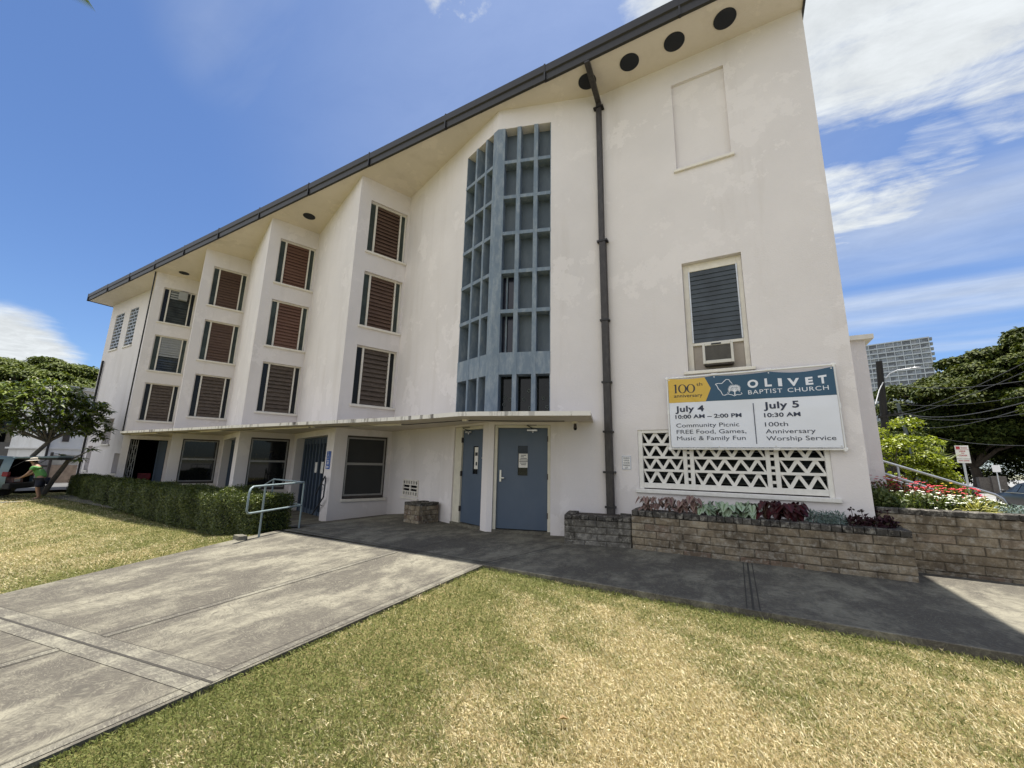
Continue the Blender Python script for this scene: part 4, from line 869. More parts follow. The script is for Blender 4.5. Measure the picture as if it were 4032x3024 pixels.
block_face(m, f2, 0, 6.5, -.08, 7, .128, .43); m.build('blocks', M['block'], rw); m = MB(); f2.box(m, .01, 6.5, -.22, -.012, -.3, .81); m.build('mortar', M['mortar'], rw)
m = MB()
for i in range(26): rnd_block(m, f2, .25 * i + .004, .25 * (i + 1) - .004, .008, .818, .90, .24)
m.build('cap_course', M['cap'], rw)
m = MB(); m.hexa([(-8.35, 4.36, -.05), (-8.02, 4.30, -.05), (-7.98, 4.44, -.05), (-8.3, 4.52, -.05), (-8.34, 4.37, .035), (-8.03, 4.31, .045), (-7.99, 4.43, .045), (-8.29, 4.51, .03)])
o = m.build('stepping_stone', M['band'], None, .01); tag(o, 'loose pale concrete block lying at the walk edge by the hedge end', 'block')

# ================================================================ handrails
hr = thing('handrail', 'grey green pipe handrail standing on the walk at the hedge end', 'handrail', (-8.2, 5.1, -.02)); m = MB(); r_ = .0185
P1, P2, P3 = Vector((-8.03, 4.66, 0)), Vector((-8.36, 5.68, 0)), Vector((-10.2, 6.1, 0)); E_ = Vector((-7.86, 4.28, 0)); zz = lambda v, z: (v.x, v.y, z)
E2 = Vector((-7.91, 4.37, 0))
m.tube([zz(E_, .50), zz(E_, .82), zz(Vector((-7.875, 4.31, 0)), .89), zz(E2, .92), zz(P1, .925), zz(P2, .94)], r_, 10); m.tube([zz(E_, .50), zz(Vector((-7.87, 4.31, 0)), .455), zz(E2, .445), zz(P2, .46)], r_, 10)
m.tube([zz(P2, .94), zz(P3, .93), zz(Vector((-11.9, 6.5, 0)), .45), zz(Vector((-12.3, 6.6, 0)), .45)], r_, 10); m.tube([zz(P2, .46), zz(P3, .46), zz(Vector((-11.9, 6.5, 0)), -.02)], r_, 10); m.build('rails', M['rail'], hr)
for P_ in (P1, P2, P3): m = MB(); m.tube([zz(P_, G(P_.x, P_.y) - .05), zz(P_, .92)], r_, 10); m.build('post', M['rail'], hr)
def stair_rail(label, pts, posts):
    t = thing('handrail', label, 'handrail', pts[0], 'rails of the side steps'); m = MB(); m.tube(pts, .024, 10); m.build('rail', M['galv'], t)
    for x, y, z0, z1 in posts: m = MB(); m.tube([(x, y, z0), (x, y, z1)], .02, 8); m.build('post', M['galv'], t)
stair_rail('long upper galvanised handrail of the side steps with a curled lower end', [(2.2, 11.6, 1.83), (2.66, 11.6, 1.67), (4.05, 11.6, 1.135), (4.25, 11.6, 1.055), (4.34, 11.6, .98), (4.37, 11.6, .90), (4.34, 11.6, .83), (4.26, 11.6, .80), (4.19, 11.6, .84)], [(4.0, 11.6, -.3, 1.15), (2.9, 11.6, .3, 1.58)])
stair_rail('short lower galvanised handrail half hidden behind the red flowers', [(2.0, 10.6, 1.56), (2.42, 10.6, 1.415), (3.05, 10.6, 1.16), (3.2, 10.6, 1.08), (3.26, 10.6, .98)], [(3.1, 10.6, .4, 1.12)])
m = MB(); m.tube([(2.0, 10.55, 1.46), (2.42, 10.55, 1.33), (2.8, 10.55, 1.2), (2.9, 10.55, 1.1)], .018, 8); o = m.build('handrail', M['galv']); tag(o, 'thin pipe just below the short handrail behind the flowers', 'handrail', 'rails of the side steps')
st = MB()
for i in range(6): st.box(2.31 + i * .36, 2.31 + (i + 1) * .36, 10.5, 11.8, -.6, .62 - i * .15)
tag(st.build('side_steps', M['band']), kind='structure')
# ================================================================ vegetation
def grass():
    n = 1250000
    az = RNG.uniform(R(-104), R(36), n); r = (1.0 ** .45 + RNG.uniform(0, 1, n) * (30 ** .45 - 1.0 ** .45)) ** (1 / .45)
    x, y = r * np.sin(az), r * np.cos(az)
    hedge_y = 4.80 + .1024 * np.clip(-8 - x, 0, 30)
    jit = np.abs(RNG.normal(0, .028, n)) * (np.sin(5 * x + 3 * y) + 1.2) * .6
    right = (x > -3.35 + .02 * np.sin(9 * y) + .02 * np.sin(23 * y) - jit * .8) & (y < 5.21 + .02 * np.sin(7 * x) + .012 * np.sin(31 * x) + jit * .4) & (x < 7.4)
    left = (x < -7.0 - .278 * y - .0 + .02 * np.sin(11 * y)) & (y < hedge_y) & (x > -29) & (y > -6)
    edge = (np.abs(x + 3.4) < .05) & (y < 5.2) & (RNG.uniform(0, 1, n) < .12)
    k = right | left | edge; x, y, r = x[k], y[k], r[k]; n = len(x)
    z = np.array([G(a, b_) for a, b_ in zip(x, y)]) - .03 - .035 * np.clip((y - 4.2) / .7, 0, 1) * np.clip((x + 3.2) / 1.5, 0, 1)
    # dry / green pattern: greener beside the walks and in scattered patches
    def vn(x, y, s, seed):
        t = 0; rs = np.random.default_rng(seed)
        for o in range(7): a, b_, c = rs.uniform(-1, 1, 2).tolist() + [rs.uniform(0, 6.3)]; f = s * (1 + o * .45); t = t + np.sin(f * (a * x + b_ * y) * 2 + c) / (1 + o * .3)
        return t / 2.6
    dw = np.where(x > -3.4, np.minimum(np.abs(x + 3.36) * .9, (5.25 - y) * 1.0), np.minimum(np.abs(x + 7.0 + .278 * y) * .8 + .3, (hedge_y[k] - y) * .6 + .2))
    pat = vn(x, y, 1.3, 3) * .30 + vn(x, y, 4.5, 5) * .22
    dry = .56 + pat + .48 * np.tanh((dw - .95) / .9) - .34 * np.exp(-((x + 2.2) ** 2 / 1.6 + (y - 2.0) ** 2 / 3.0))
    dry = np.where(x < -7, dry * .55 + .17, dry) + RNG.normal(0, .20, n)
    sz = (1 + r * .035) * RNG.uniform(.7, 1.35, n); ph = RNG.uniform(0, 2 * np.pi, n); tilt = np.abs(RNG.normal(.8, .38, n)).clip(.1, 1.5)
    D = np.stack([np.cos(ph) * np.sin(tilt), np.sin(ph) * np.sin(tilt), np.cos(tilt)], 1); Nn = np.stack([np.cos(ph + 1.57 + RNG.normal(0, .6, n)), np.sin(ph + 1.57), RNG.uniform(.2, 1, n)], 1)
    V, F = leaves(np.stack([x, y, z], 1), D, Nn, .030 * sz, .0038 * (1 + r * .10) * RNG.uniform(.7, 1.5, n), RNG.uniform(.0, .5, n)[:, None])
    m, nt, b, out = nodes('grass_blades'); at = nt.nodes.new('ShaderNodeAttribute'); at.attribute_name = 'dry'
    rnd = island(nt)
    gr = ramp(nt, rnd, [(0, (.11, .135, .034)), (.6, (.19, .21, .06)), (1, (.29, .29, .11))]); stw = ramp(nt, rnd, [(0, (.40, .31, .15)), (.5, (.64, .535, .30)), (1, (.80, .72, .48))])
    c = mixc(nt, ramp(nt, at.outputs['Fac'], [(.42, 0.0), (.66, 1.0)]), gr, stw)
    nt.links.new(c, b.inputs['Base Color']); b.inputs['Roughness'].default_value = .6; b.inputs['Specular IOR Level'].default_value = .25
    t = nt.nodes.new('ShaderNodeBsdfTranslucent'); nt.links.new(c, t.inputs[0]); mx = nt.nodes.new('ShaderNodeMixShader'); mx.inputs[0].default_value = .2
    nt.links.new(b.outputs[0], mx.inputs[1]); nt.links.new(t.outputs[0], mx.inputs[2]); nt.links.new(mx.outputs[0], out.inputs[0])
    o = np_mesh('grass', V, F, m); a = o.data.attributes.new('dry', 'FLOAT', 'POINT'); a.data.foreach_set('value', np.repeat(dry, 4).astype(np.float32)); tag(o, kind='stuff')
grass()
M['dead_leaf'] = leafmat('dead_leaf', [(0, (.10, .055, .03)), (1, (.32, .22, .10))], .7, .1)
for x, y, s, lab in ((-.62, 2.35, .05, 'curled brown leaf lying on the dry lawn nearest the camera centre'), (.35, 2.62, .055, 'brown fallen leaf lying farther right on the dry lawn'), (-1.1, 2.62, .045, 'small dark fallen leaf on the lawn left of the curled one')):
    P_ = np.array([[x, y, G(x, y) + .0]]); V, F = leaves(P_, np.array([[.7, .5, .25]]), np.array([[.1, .3, 1.]]), s * 1.5, s, .3); o = np_mesh('fallen_leaf', V, F, M['dead_leaf']); tag(o, lab, 'leaf', 'fallen leaves on the lawn')

# ---- clipped hedges
M['hedge'] = leafmat('hedge_leaf', [(0, (.028, .046, .008)), (.5, (.058, .082, .014)), (.85, (.11, .135, .026)), (1, (.19, .21, .05))], .45, .2)
M['hedge_core'] = simple('hedge_core', (.012, .014, .007), 1, .3, 20)
def hedge(name, label, x0, x1, n, size):
    t = thing(name, label, 'hedge', ((x0 + x1) / 2, 5.3 + .1024 * (-8 - (x0 + x1) / 2), G((x0 + x1) / 2, 6)), 'clipped hedges along the church front')
    yf = lambda x: 4.90 + .1024 * (-8 - x); top = lambda x: np.interp(x, [-29, -20, -14, -8], [.40, .43, .53, .69]); bot = lambda x: G(x, 6) - .03; W_ = .82
    m = MB(); xs_ = np.linspace(x0 + .14, x1 - .16, 12)
    for a, b_ in zip(xs_, xs_[1:]):
        q = []
        for z in (0, 1):
            for x, d in ((a, .13), (b_, .13), (b_, W_ - .1), (a, W_ - .1)): q.append((x, yf(x) + d, (bot(x) if z == 0 else top(x) - .13)))
        m.hexa(q)
    m.build('branches', M['hedge_core'], t)
    L_ = x1 - x0; H_ = 1.0; areas = np.array([L_ * W_, L_ * H_, W_ * H_ * 1.0, W_ * H_, L_ * H_ * .25]); kind = RNG.choice(5, n, p=areas / areas.sum())
    u, v = RNG.uniform(0, 1, n), RNG.uniform(0, 1, n); x = np.where(kind == 2, x1, np.where(kind == 3, x0, x0 + u * L_)); d = np.where(kind == 0, v * W_, np.where(kind == 1, 0, np.where(kind == 4, W_, u * W_)))
    tz = top(x); bz = np.array([bot(a) for a in x]); z = np.where(kind == 0, tz, bz + v * (tz - bz))
    # bulges and rounded edges
    bl = .05 * np.sin(2.3 * x + 1) + .035 * np.sin(5.9 * x + 3 * z) + .03 * np.sin(9 * z + 4 * x) + RNG.normal(0, .03, n)
    nx_ = np.where(kind == 2, 1., np.where(kind == 3, -1., 0)); ny_ = np.where(kind == 1, -1., np.where(kind == 4, 1., 0)); nz_ = np.where(kind == 0, 1., .25)
    edge = np.minimum(np.minimum(d, W_ - d), np.where(kind == 0, 9, tz - z)); ed2 = np.where(kind == 0, np.minimum(d, W_ - d), tz - z); rnd_ = -.09 * np.exp(-(ed2 / .09) ** 2) - .07 * np.exp(-(np.minimum(x - x0, x1 - x) / .12) ** 2)
    off = bl + rnd_; P_ = np.stack([x + nx_ * off, np.array([yf(a) for a in x]) + d + ny_ * off, z + nz_ * np.where(kind == 0, off, 0)], 1)
    Nn = np.stack([nx_, ny_, nz_], 1) + RNG.normal(0, .55, (n, 3)); Dr = np.cross(Nn, rand_unit(n)) + np.array([0, 0, .35]); V, F = leaves(P_, Dr, Nn, size * RNG.uniform(.7, 1.4, n), size * .55, .15)
    np_mesh('foliage', V, F, M['hedge'], t)
hedge('hedge', 'near clipped dark green hedge ending at the pipe handrail by the walk', -17.2, -8.75, 75000, .036)
hedge('hedge', 'far clipped hedge section rounded at its left end near the open car', -28.4, -17.35, 38000, .048)

# ---- caladiums and bedding plants
def heart_leaf():
    out_ = [(0, 0), (-.13, -.22), (-.30, -.24), (-.40, -.04), (-.38, .22), (-.26, .52), (-.1, .82), (0, 1.0)]
    V = [(0, 0, 0), (0, .35, .03), (0, .7, .02)]; ve = [1, 1, 1]; F = []
    for sg in (-1, 1):
        b_ = len(V); pts = out_[1:]
        for px_, py_ in pts: V.append((px_ * sg * 1.0, py_, .10 * abs(px_) - .05 * max(0, py_ - .6))); ve.append(.0)
        for px_, py_, z in ((-.2, .02, .05), (-.19, .28, .05), (-.11, .56, .04)): V.append((px_ * sg, py_, z)); ve.append(.35)
        e = b_ + len(pts); c1_, c2_, c3_ = e, e + 1, e + 2
        f_ = [(0, c1_, b_), (b_, c1_, b_ + 1), (b_ + 1, c1_, b_ + 2), (0, c2_, c1_), (c1_, c2_, b_ + 3), (c1_, b_ + 3, b_ + 2), (0, 1, c2_), (1, c3_, c2_), (c2_, c3_, b_ + 4), (c2_, b_ + 4, b_ + 3), (1, 2, c3_), (c3_, 2, b_ + 5), (c3_, b_ + 5, b_ + 4), (2, b_ + 6, b_ + 5)]
        F += [f if sg < 0 else f[::-1] for f in f_]
    return np.array(V), np.array(ve), F
HV, HVE, HF = heart_leaf()
def caladium_mat(name, blade, vein, edge):
    m, nt, b, out = nodes(name); at = nt.nodes.new('ShaderNodeAttribute'); at.attribute_name = 'vein'; sp = tex_noise(nt, 55, 5, .7)
    c = mixc(nt, ramp(nt, sp, [(.45, 0.0), (.62, .55)]), mixc(nt, island(nt), blade, tuple(x * .72 for x in blade)), edge)
    c = mixc(nt, ramp(nt, at.outputs['Fac'], [(.55, 0.0), (.95, 1.0)]), c, vein); nt.links.new(c, b.inputs['Base Color']); b.inputs['Roughness'].default_value = .5; b.inputs['Specular IOR Level'].default_value = .3; return m
CAL = {'pink': caladium_mat('caladium_pink', (.24, .15, .135), (.09, .025, .03), (.17, .17, .11)), 'white': caladium_mat('caladium_white', (.33, .41, .30), (.08, .15, .05), (.20, .29, .16)), 'red': caladium_mat('caladium_red', (.042, .006, .009), (.075, .008, .012), (.02, .006, .007))}
def caladium(kind, x, y, z, label, n=11, s=.135, hgt=.2):
    n += 8; s *= 1.02; hgt *= .85
    t = thing('caladium_plant', label, 'plant', (x, y, z), 'leafy plants in the low planter'); VV, AA, FF = [], [], []; st_ = MB()
    for i in range(n):
        a = RNG.uniform(0, 2 * math.pi) if i > 3 else R(-90) + RNG.normal() * .8
        rad = RNG.uniform(.02, .13); h = hgt * RNG.uniform(.25, 1.15); c = Vector((rad * math.cos(a), rad * math.sin(a) * .9, h))
        st_.tube([(0, 0, 0), (c.x * .5, c.y * .5, h * .7), c], .004, 5)
        drop = R(RNG.uniform(-75, -25)); sc_ = s * RNG.uniform(.75, 1.2)
        fwd = Vector((math.cos(a) * math.cos(drop), math.sin(a) * math.cos(drop), math.sin(drop))); side = fwd.cross(Vector((0, 0, 1))).normalized(); up = side.cross(fwd)
        b_ = sum(len(q) for q in VV); VV.append(np.array([list(c + (side * p[0] + fwd * p[1] + up * p[2]) * sc_) for p in HV])); AA.append(HVE); FF += [[q + b_ for q in f] for f in HF]
    st_.build('stems', simple('plant_stem', (.10, .06, .04), .6) if 'plant_stem' not in bpy.data.materials else bpy.data.materials['plant_stem'], t, 0, True)
    o = np_mesh('leaves', np.concatenate(VV), np.array(FF), CAL[kind], t, True); at = o.data.attributes.new('vein', 'FLOAT', 'POINT'); at.data.foreach_set('value', np.concatenate(AA).astype(np.float32)); return t
W_ORD = ['first', 'second', 'third', 'fourth', 'fifth', 'last']
for i, x in enumerate((-1.58, -1.38, -1.18, -.97, -.78)): caladium('pink', x, 7.90 + .05 * (i % 2), .66, f'{W_ORD[i]} from the left of the pink veined caladiums in the low planter', 9, .125, .24 + (.07 if i == 4 else 0))
for i, x in enumerate((-.60, -.42, -.24, -.06, .10)): caladium('white', x, 7.90 + .06 * (i % 2), .66, f'{W_ORD[i]} from the left of the pale green caladiums in the low planter', 11, .14, .22 + (.05 if i == 4 else 0))
for i, x in enumerate((.28, .43, .58, .73)): caladium('red', x, 7.92 + .05 * (i % 2), .66, f'{W_ORD[i]} from the left of the dark red caladiums in the low planter', 13, .15, .27)
M['dusty'] = leafmat('dusty_leaf', [(0, (.10, .15, .135)), (1, (.20, .26, .24))], .8, .1); M['coleus'] = leafmat('coleus_leaf', [(0, (.02, .005, .010)), (.7, (.05, .009, .018)), (1, (.03, .032, .013))], .6, .1)
def tuft(name, label, x, y, z, r_, h, n, mt, ls, lw, group, droop=.3, parts='leaves'):
    t = thing(name, label, 'plant', (x, y, z), group); u = rand_unit(n); u[:, 2] = np.abs(u[:, 2]); P_ = u * np.array([r_, r_, h]) * RNG.uniform(.35, 1.0, (n, 1)); Dr = u + RNG.normal(0, .5, (n, 3)) + np.array([0, 0, .2])
    V, F = leaves(P_, Dr, u + RNG.normal(0, .4, (n, 3)) + np.array([0, 0, .5]), ls * RNG.uniform(.6, 1.3, n), lw, droop); np_mesh(parts, V, F, mt, t, True); return t
for i, x in enumerate((.93, 1.08, 1.22)): tuft('dusty_miller', f'{("left", "middle", "right")[i]} one of the silver grey feathery plants in the low planter', x, 7.95, .66, .12, .17, 420, M['dusty'], .055, .014, 'leafy plants in the low planter')
for i, x in enumerate((1.40, 1.55, 1.68, 1.80)):
    t = tuft('coleus_plant', f'{W_ORD[i]} from the left of the dark purple leggy plants at the planter end', x, 7.93 + .07 * (i % 2), .66, .11, .13, 130, M['coleus'], .06, .035, 'leafy plants in the low planter')
    m = MB(); p = (RNG.normal() * .04, RNG.normal() * .03, .20 + .05 * RNG.random()); m.tube([(0, 0, .05), p], .004, 5); m.build('stem', M['coleus'], t, 0, True); q = np.repeat(np.array([p]), 14, 0); V, F = leaves(q, rand_unit(14) * np.array([1, 1, .3]), np.tile([0, 0, 1.], (14, 1)), .05, .03, .2); np_mesh('top_leaves', V, F, M['coleus'], t, True)
# flower bed on the retaining wall
M['bed_green'] = leafmat('bed_green', [(0, (.05, .075, .02)), (.6, (.10, .135, .035)), (1, (.19, .21, .08))], .5, .25); M['bed_bronze'] = leafmat('bed_bronze', [(0, (.09, .03, .02)), (.5, (.13, .07, .03)), (1, (.18, .17, .06))], .5, .2)
PET = {'red': leafmat('petal_red', [(0, (.42, .012, .03)), (.6, (.60, .03, .06)), (1, (.70, .12, .14))], .5, .2), 'white': leafmat('petal_white', [(0, (.62, .64, .60)), (1, (.85, .86, .84))], .5, .2), 'pink': leafmat('petal_pink', [(0, (.62, .02, .16)), (1, (.75, .08, .25))], .5, .2), 'yellow': leafmat('petal_yellow', [(0, (.7, .42, .04)), (1, (.8, .6, .08))], .5, .2)}
def flower_plant(colr, x, y, r_, h, nf, foliage, label, nl=420):
    t = tuft('flowering_plant', label, x, y, .85, r_, h, nl, M[foliage], .065, .034, 'flowering plants on the retaining wall', .25, 'foliage')
    u = rand_unit(nf); u[:, 2] = np.abs(u[:, 2]) * .9 + .25; C = u * np.array([r_ * 1.02, r_ * 1.02, h * 1.0]); P_ = np.repeat(C, 5, 0); a = np.tile(np.arange(5) * 1.2566, nf); T = np.stack([np.cos(a), np.sin(a), np.full(nf * 5, .25)], 1) + np.repeat(RNG.normal(0, .35, (nf, 3)), 5, 0)
    V, F = leaves(P_, T, np.tile([0, -.35, 1.], (nf * 5, 1)), .030, .028, .1); np_mesh('blossoms', V, F, PET[colr], t, True); return t
rows_ = [('red', 1.98, 9.9, .20, .50, 16, 'bed_bronze'), ('red', 2.2, 9.7, .22, .46, 40, 'bed_bronze'), ('red', 2.45, 9.8, .22, .44, 34, 'bed_bronze'), ('red', 2.66, 9.65, .22, .38, 46, 'bed_bronze'), ('red', 2.88, 9.75, .22, .34, 50, 'bed_green'), ('red', 3.08, 9.7, .2, .30, 50, 'bed_green'), ('red', 3.28, 9.8, .2, .33, 44, 'bed_green'),
         ('white', 2.25, 9.05, .2, .28, 6, 'bed_green'), ('white', 2.48, 9.1, .2, .26, 16, 'bed_green'), ('white', 2.70, 9.05, .2, .25, 24, 'bed_green'), ('white', 2.9, 9.1, .2, .22, 28, 'bed_green'), ('white', 3.08, 9.2, .18, .22, 32, 'bed_green'), ('white', 3.26, 9.3, .18, .20, 34, 'bed_green'), ('white', 3.42, 9.35, .16, .14, 16, 'bed_green')]
rc = {'red': 0, 'white': 0}
for c, x, y, r_, h, nf, fo in rows_:
    i = rc[c]; rc[c] += 1
    flower_plant(c, x, y, r_, h, nf, fo, f'number {i + 1} from the left of the {"red" if c == "red" else "white"} flowering plants, {"back" if c == "red" else "front"} row, behind the retaining wall')
flower_plant('pink', 3.36, 9.75, .09, .24, 14, 'bed_green', 'single bright pink flower clump at the foot of the parking sign', 60); flower_plant('yellow', 3.12, 10.05, .1, .40, 8, 'bed_green', 'yellow flower clump above the red blossoms', 80)
for i, (x, y, r_, h) in enumerate(((1.98, 9.1, .2, .42), (1.9, 8.75, .14, .30), (2.1, 8.8, .16, .22))): tuft('leafy_bush', f'{("tall", "narrow", "low")[i]} green leafy bush at the wall corner left of the flowers', x, y, .85, r_, h, 420, M['bed_green'], .08, .035, 'green bushes at the wall corner')
for i, (x, y) in enumerate(((3.38, 9.0), (3.55, 9.2), (3.7, 9.4))): tuft('edging_plant', f'{("leftmost", "middle", "rightmost")[i]} small grey green edging plant at the right end of the flower bed', x, y, .85, .17, .13, 260, M['dusty'], .05, .012, 'edging plants on the retaining wall')
t = tuft('grass_clump', 'yellow green arching grass clump at the edge of the retaining wall', 3.02, 8.85, .86, .16, .12, 90, leafmat('yellow_grass', [(0, (.30, .30, .06)), (1, (.45, .42, .12))], .5, .2), .22, .012, None, .5)

# ---- trees
RNG = np.random.default_rng(21)
def branch_tree(mb_, base, tips, r0, rnd=.25, n=8):
    base = [Vector(b_) for b_ in base]; fork = base[-1]
    mb_.tube(base, [r0 * (1 - .25 * i / max(1, len(base) - 1)) for i in range(len(base))], 10)
    for p in tips:
        p = Vector(p); d = p - fork; a = fork + d * .35 + Vector((RNG.normal(), RNG.normal(), abs(RNG.normal()) + .6)) * d.length * .07; b_ = fork + d * .7 + Vector((RNG.normal(), RNG.normal(), .6)) * d.length * .06
        mb_.tube([fork, a, b_, p], [r0 * .55, r0 * .38, r0 * .22, r0 * .06], 6)
def clump_crown(clumps, per, size, flat=.55):
    VV, FF, b_ = [], [], 0
    for (c, r_) in clumps:
        n = int(per * (r_[0] * r_[1]) ** .5); u = rand_unit(n); u[:, 2] = np.where(u[:, 2] < -.25, -u[:, 2], u[:, 2]); P_ = np.array(c) + u * np.array(r_) * RNG.uniform(.62, 1.06, (n, 1)) ; Nn = u * .7 + np.array([0, 0, .8]) + RNG.normal(0, .45, (n, 3)); Dr = np.cross(Nn, rand_unit(n))
        V, F = leaves(P_, Dr, Nn, size * RNG.uniform(.6, 1.4, n), size * .6, .2); VV.append(V); FF.append(F + b_); b_ += len(V)
    return np.concatenate(VV), np.concatenate(FF)
def dome(center, R_, n, rc_, zflat, low=.0, jitter=.08):
    out_ = []
    for i in range(n):
        t = (i + .5) / n; zc = 1 - t * (1 - low); a = i * 2.39996 + RNG.normal() * .2; rr_ = math.sqrt(max(0, 1 - zc * zc)); k = 1 + RNG.normal() * jitter
        q = rc_ * RNG.uniform(.7, 1.35); out_.append(((center[0] + R_[0] * rr_ * math.cos(a) * k, center[1] + R_[1] * rr_ * math.sin(a) * k, center[2] + R_[2] * zc * k), (q, q, q * zflat)))
    return out_
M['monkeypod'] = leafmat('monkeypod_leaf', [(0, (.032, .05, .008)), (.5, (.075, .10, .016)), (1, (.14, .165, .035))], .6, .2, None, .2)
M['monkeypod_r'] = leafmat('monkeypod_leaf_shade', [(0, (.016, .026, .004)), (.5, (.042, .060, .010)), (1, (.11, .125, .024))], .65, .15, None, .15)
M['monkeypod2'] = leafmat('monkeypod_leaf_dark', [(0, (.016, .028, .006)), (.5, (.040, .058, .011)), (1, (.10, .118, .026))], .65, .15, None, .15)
def tree(name, label, base, crown_c, R_, n, rc_, per, size, mt, r0, group=None, zflat=.5, low=.0, ntip=16, inner=10):
    t = thing(name, label, 'tree', base, group); cl = dome(crown_c, R_, n, rc_, zflat, low)
    for i in range(inner): a = RNG.uniform(0, 6.28); q = RNG.uniform(.2, .85); cl.append(((crown_c[0] + R_[0] * q * math.cos(a), crown_c[1] + R_[1] * q * math.sin(a), crown_c[2] + R_[2] * RNG.uniform(-.32, .35)), (rc_ * 1.1, rc_ * 1.1, rc_ * .6)))
    V, F = clump_crown(cl, per, size); np_mesh('crown', V, F, mt, t)
    m = MB(); idx = RNG.choice(len(cl), min(ntip, len(cl)), replace=False); fork = (base[0], base[1], base[2] + (crown_c[2] - base[2]) * .55)
    branch_tree(m, [base, (base[0] + r0 * .3, base[1], base[2] + (fork[2] - base[2]) * .5), fork], [cl[i][0] for i in idx], r0); m.build('trunk', M['bark'], t); return t
# right: big spreading trees across the street
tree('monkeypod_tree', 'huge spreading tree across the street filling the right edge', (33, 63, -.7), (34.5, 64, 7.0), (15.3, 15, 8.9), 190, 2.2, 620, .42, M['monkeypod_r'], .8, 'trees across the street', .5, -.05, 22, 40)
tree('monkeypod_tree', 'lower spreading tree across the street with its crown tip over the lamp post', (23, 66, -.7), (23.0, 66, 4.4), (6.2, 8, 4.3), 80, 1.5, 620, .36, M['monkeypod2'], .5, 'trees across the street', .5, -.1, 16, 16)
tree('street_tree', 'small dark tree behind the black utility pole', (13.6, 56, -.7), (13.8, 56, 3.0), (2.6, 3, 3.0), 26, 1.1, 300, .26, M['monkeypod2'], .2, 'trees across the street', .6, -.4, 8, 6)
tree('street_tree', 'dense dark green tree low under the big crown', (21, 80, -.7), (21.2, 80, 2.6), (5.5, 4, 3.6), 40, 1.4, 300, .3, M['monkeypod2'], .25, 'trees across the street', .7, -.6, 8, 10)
t = thing('far_thicket', None, None, (30, 84, -.6)); cl = [((x, 82 + RNG.normal() * 2, RNG.uniform(.2, 5.2)), (2.2, 1.6, 1.7)) for x in np.arange(17, 56, 1.3) for _ in (0, 1, 2, 3)]
V, F = clump_crown(cl, 130, .4); np_mesh('foliage', V, F, M['monkeypod2'], t); tag(t, kind='stuff')
# sunlit bush beside the steps
M['bush'] = leafmat('bush_leaf', [(0, (.10, .13, .010)), (.5, (.21, .26, .018)), (1, (.34, .37, .04))], .45, .3)
t = thing('sunlit_bush', 'bright yellow green rounded bush beside the side steps', 'bush', (4.0, 15.6, -.3)); cl = dome((4.05, 15.6, 1.05), (.75, .75, 1.45), 34, .33, .7, -.6, .1) + dome((4.45, 15.4, .95), (.55, .5, .9), 18, .26, .7, -.5, .1); V, F = clump_crown(cl, 620, .085); np_mesh('foliage', V, F, M['bush'], t)
m = MB(); branch_tree(m, [(4.05, 15.6, -.35), (4.0, 15.6, .3)], [c[0] for c in cl[::5]], .05); m.build('stems', M['bark'], t)
m = MB(); t = thing('spiky_plant', 'pale spiky leaved plant poking out behind the bright bush', 'plant', (4.75, 15.7, -.3)); q = np.repeat(np.array([[0., 0, 2.1]]), 40, 0); u = rand_unit(40); u[:, 2] = np.abs(u[:, 2]) * .9; V, F = leaves(q, u, np.cross(u, rand_unit(40)), .55 * RNG.uniform(.7, 1.1, 40), .035, .25); np_mesh('leaves', V, F, leafmat('spiky_leaf', [(0, (.18, .22, .10)), (1, (.34, .37, .22))], .4, .15), t, True); m.tube([(0, 0, 0), (0, 0, 2.1)], .06, 8); m.build('trunk', M['bark_grey'], t, 0, True)
# left: big dome tree, plumeria
tree('monkeypod_tree', 'broad dome shaped tree behind the plumeria far left', (-72, 13.5, -.7), (-73, 13.8, 4.4), (12, 12.5, 6.6), 150, 1.9, 620, .34, M['monkeypod'], .6, None, .42, -.05, 18, 24)
M['plum'] = leafmat('plumeria_leaf', [(0, (.035, .055, .01)), (.5, (.10, .14, .022)), (1, (.22, .26, .07))], .35, .25, None, .6); M['plum_f'] = leafmat('plumeria_flower', [(0, (.75, .74, .60)), (1, (.85, .85, .80))], .5, .2)
t = thing('plumeria_tree', 'plumeria tree with leaning grey limbs half in sun behind the open car', 'tree', (-27.7, 6.7, -.42)); m = MB()
gz = -.45; root = Vector((-28.2, 6.2, gz)); tips = []
m.tube([root, root + Vector((.35, .15, .7)), root + Vector((1.0, .25, 1.35)), root + Vector((1.15, .3, 1.62))], [.11, .10, .09, .075], 10); m.tube([root + Vector((0, 0, .1)), root + Vector((-.25, -.25, 1.0)), root + Vector((-.45, -.5, 1.75)), root + Vector((.2, -.2, 2.5))], [.13, .115, .10, .08], 10)
hub = root + Vector((.1, -.25, 2.4)); cc = Vector((-28.0, 5.6, 3.0)); K = 330
for i in range(K):
    tt = (i + .5) / K; zc = 1 - tt * 1.5; rr_ = math.sqrt(max(0, 1 - zc * zc)); a = i * 2.39996; k = RNG.uniform(.55, 1.04); tips.append(cc + Vector((1.8 * rr_ * math.cos(a) * k, 2.35 * rr_ * math.sin(a) * k, 1.72 * zc * k)))
for i in range(0, K, 15): p = tips[i]; d = p - hub; m.tube([hub, hub + d * .45 + Vector((0, 0, .12)), p], [.05, .03, .014], 6)
ex = [root + Vector((1.0, .1, 1.75)), root + Vector((1.75, .5, 1.62)), root + Vector((2.1, .7, 2.05))]
for p in ex: m.tube([root + Vector((1.1, .3, 1.55)), (root + Vector((1.1, .3, 1.55))).lerp(p, .6) + Vector((0, 0, .02)), p], [.04, .03, .02], 6); tips.append(p)
m.build('trunk', M['bark_grey'], t)
PP, DD, NN = [], [], []
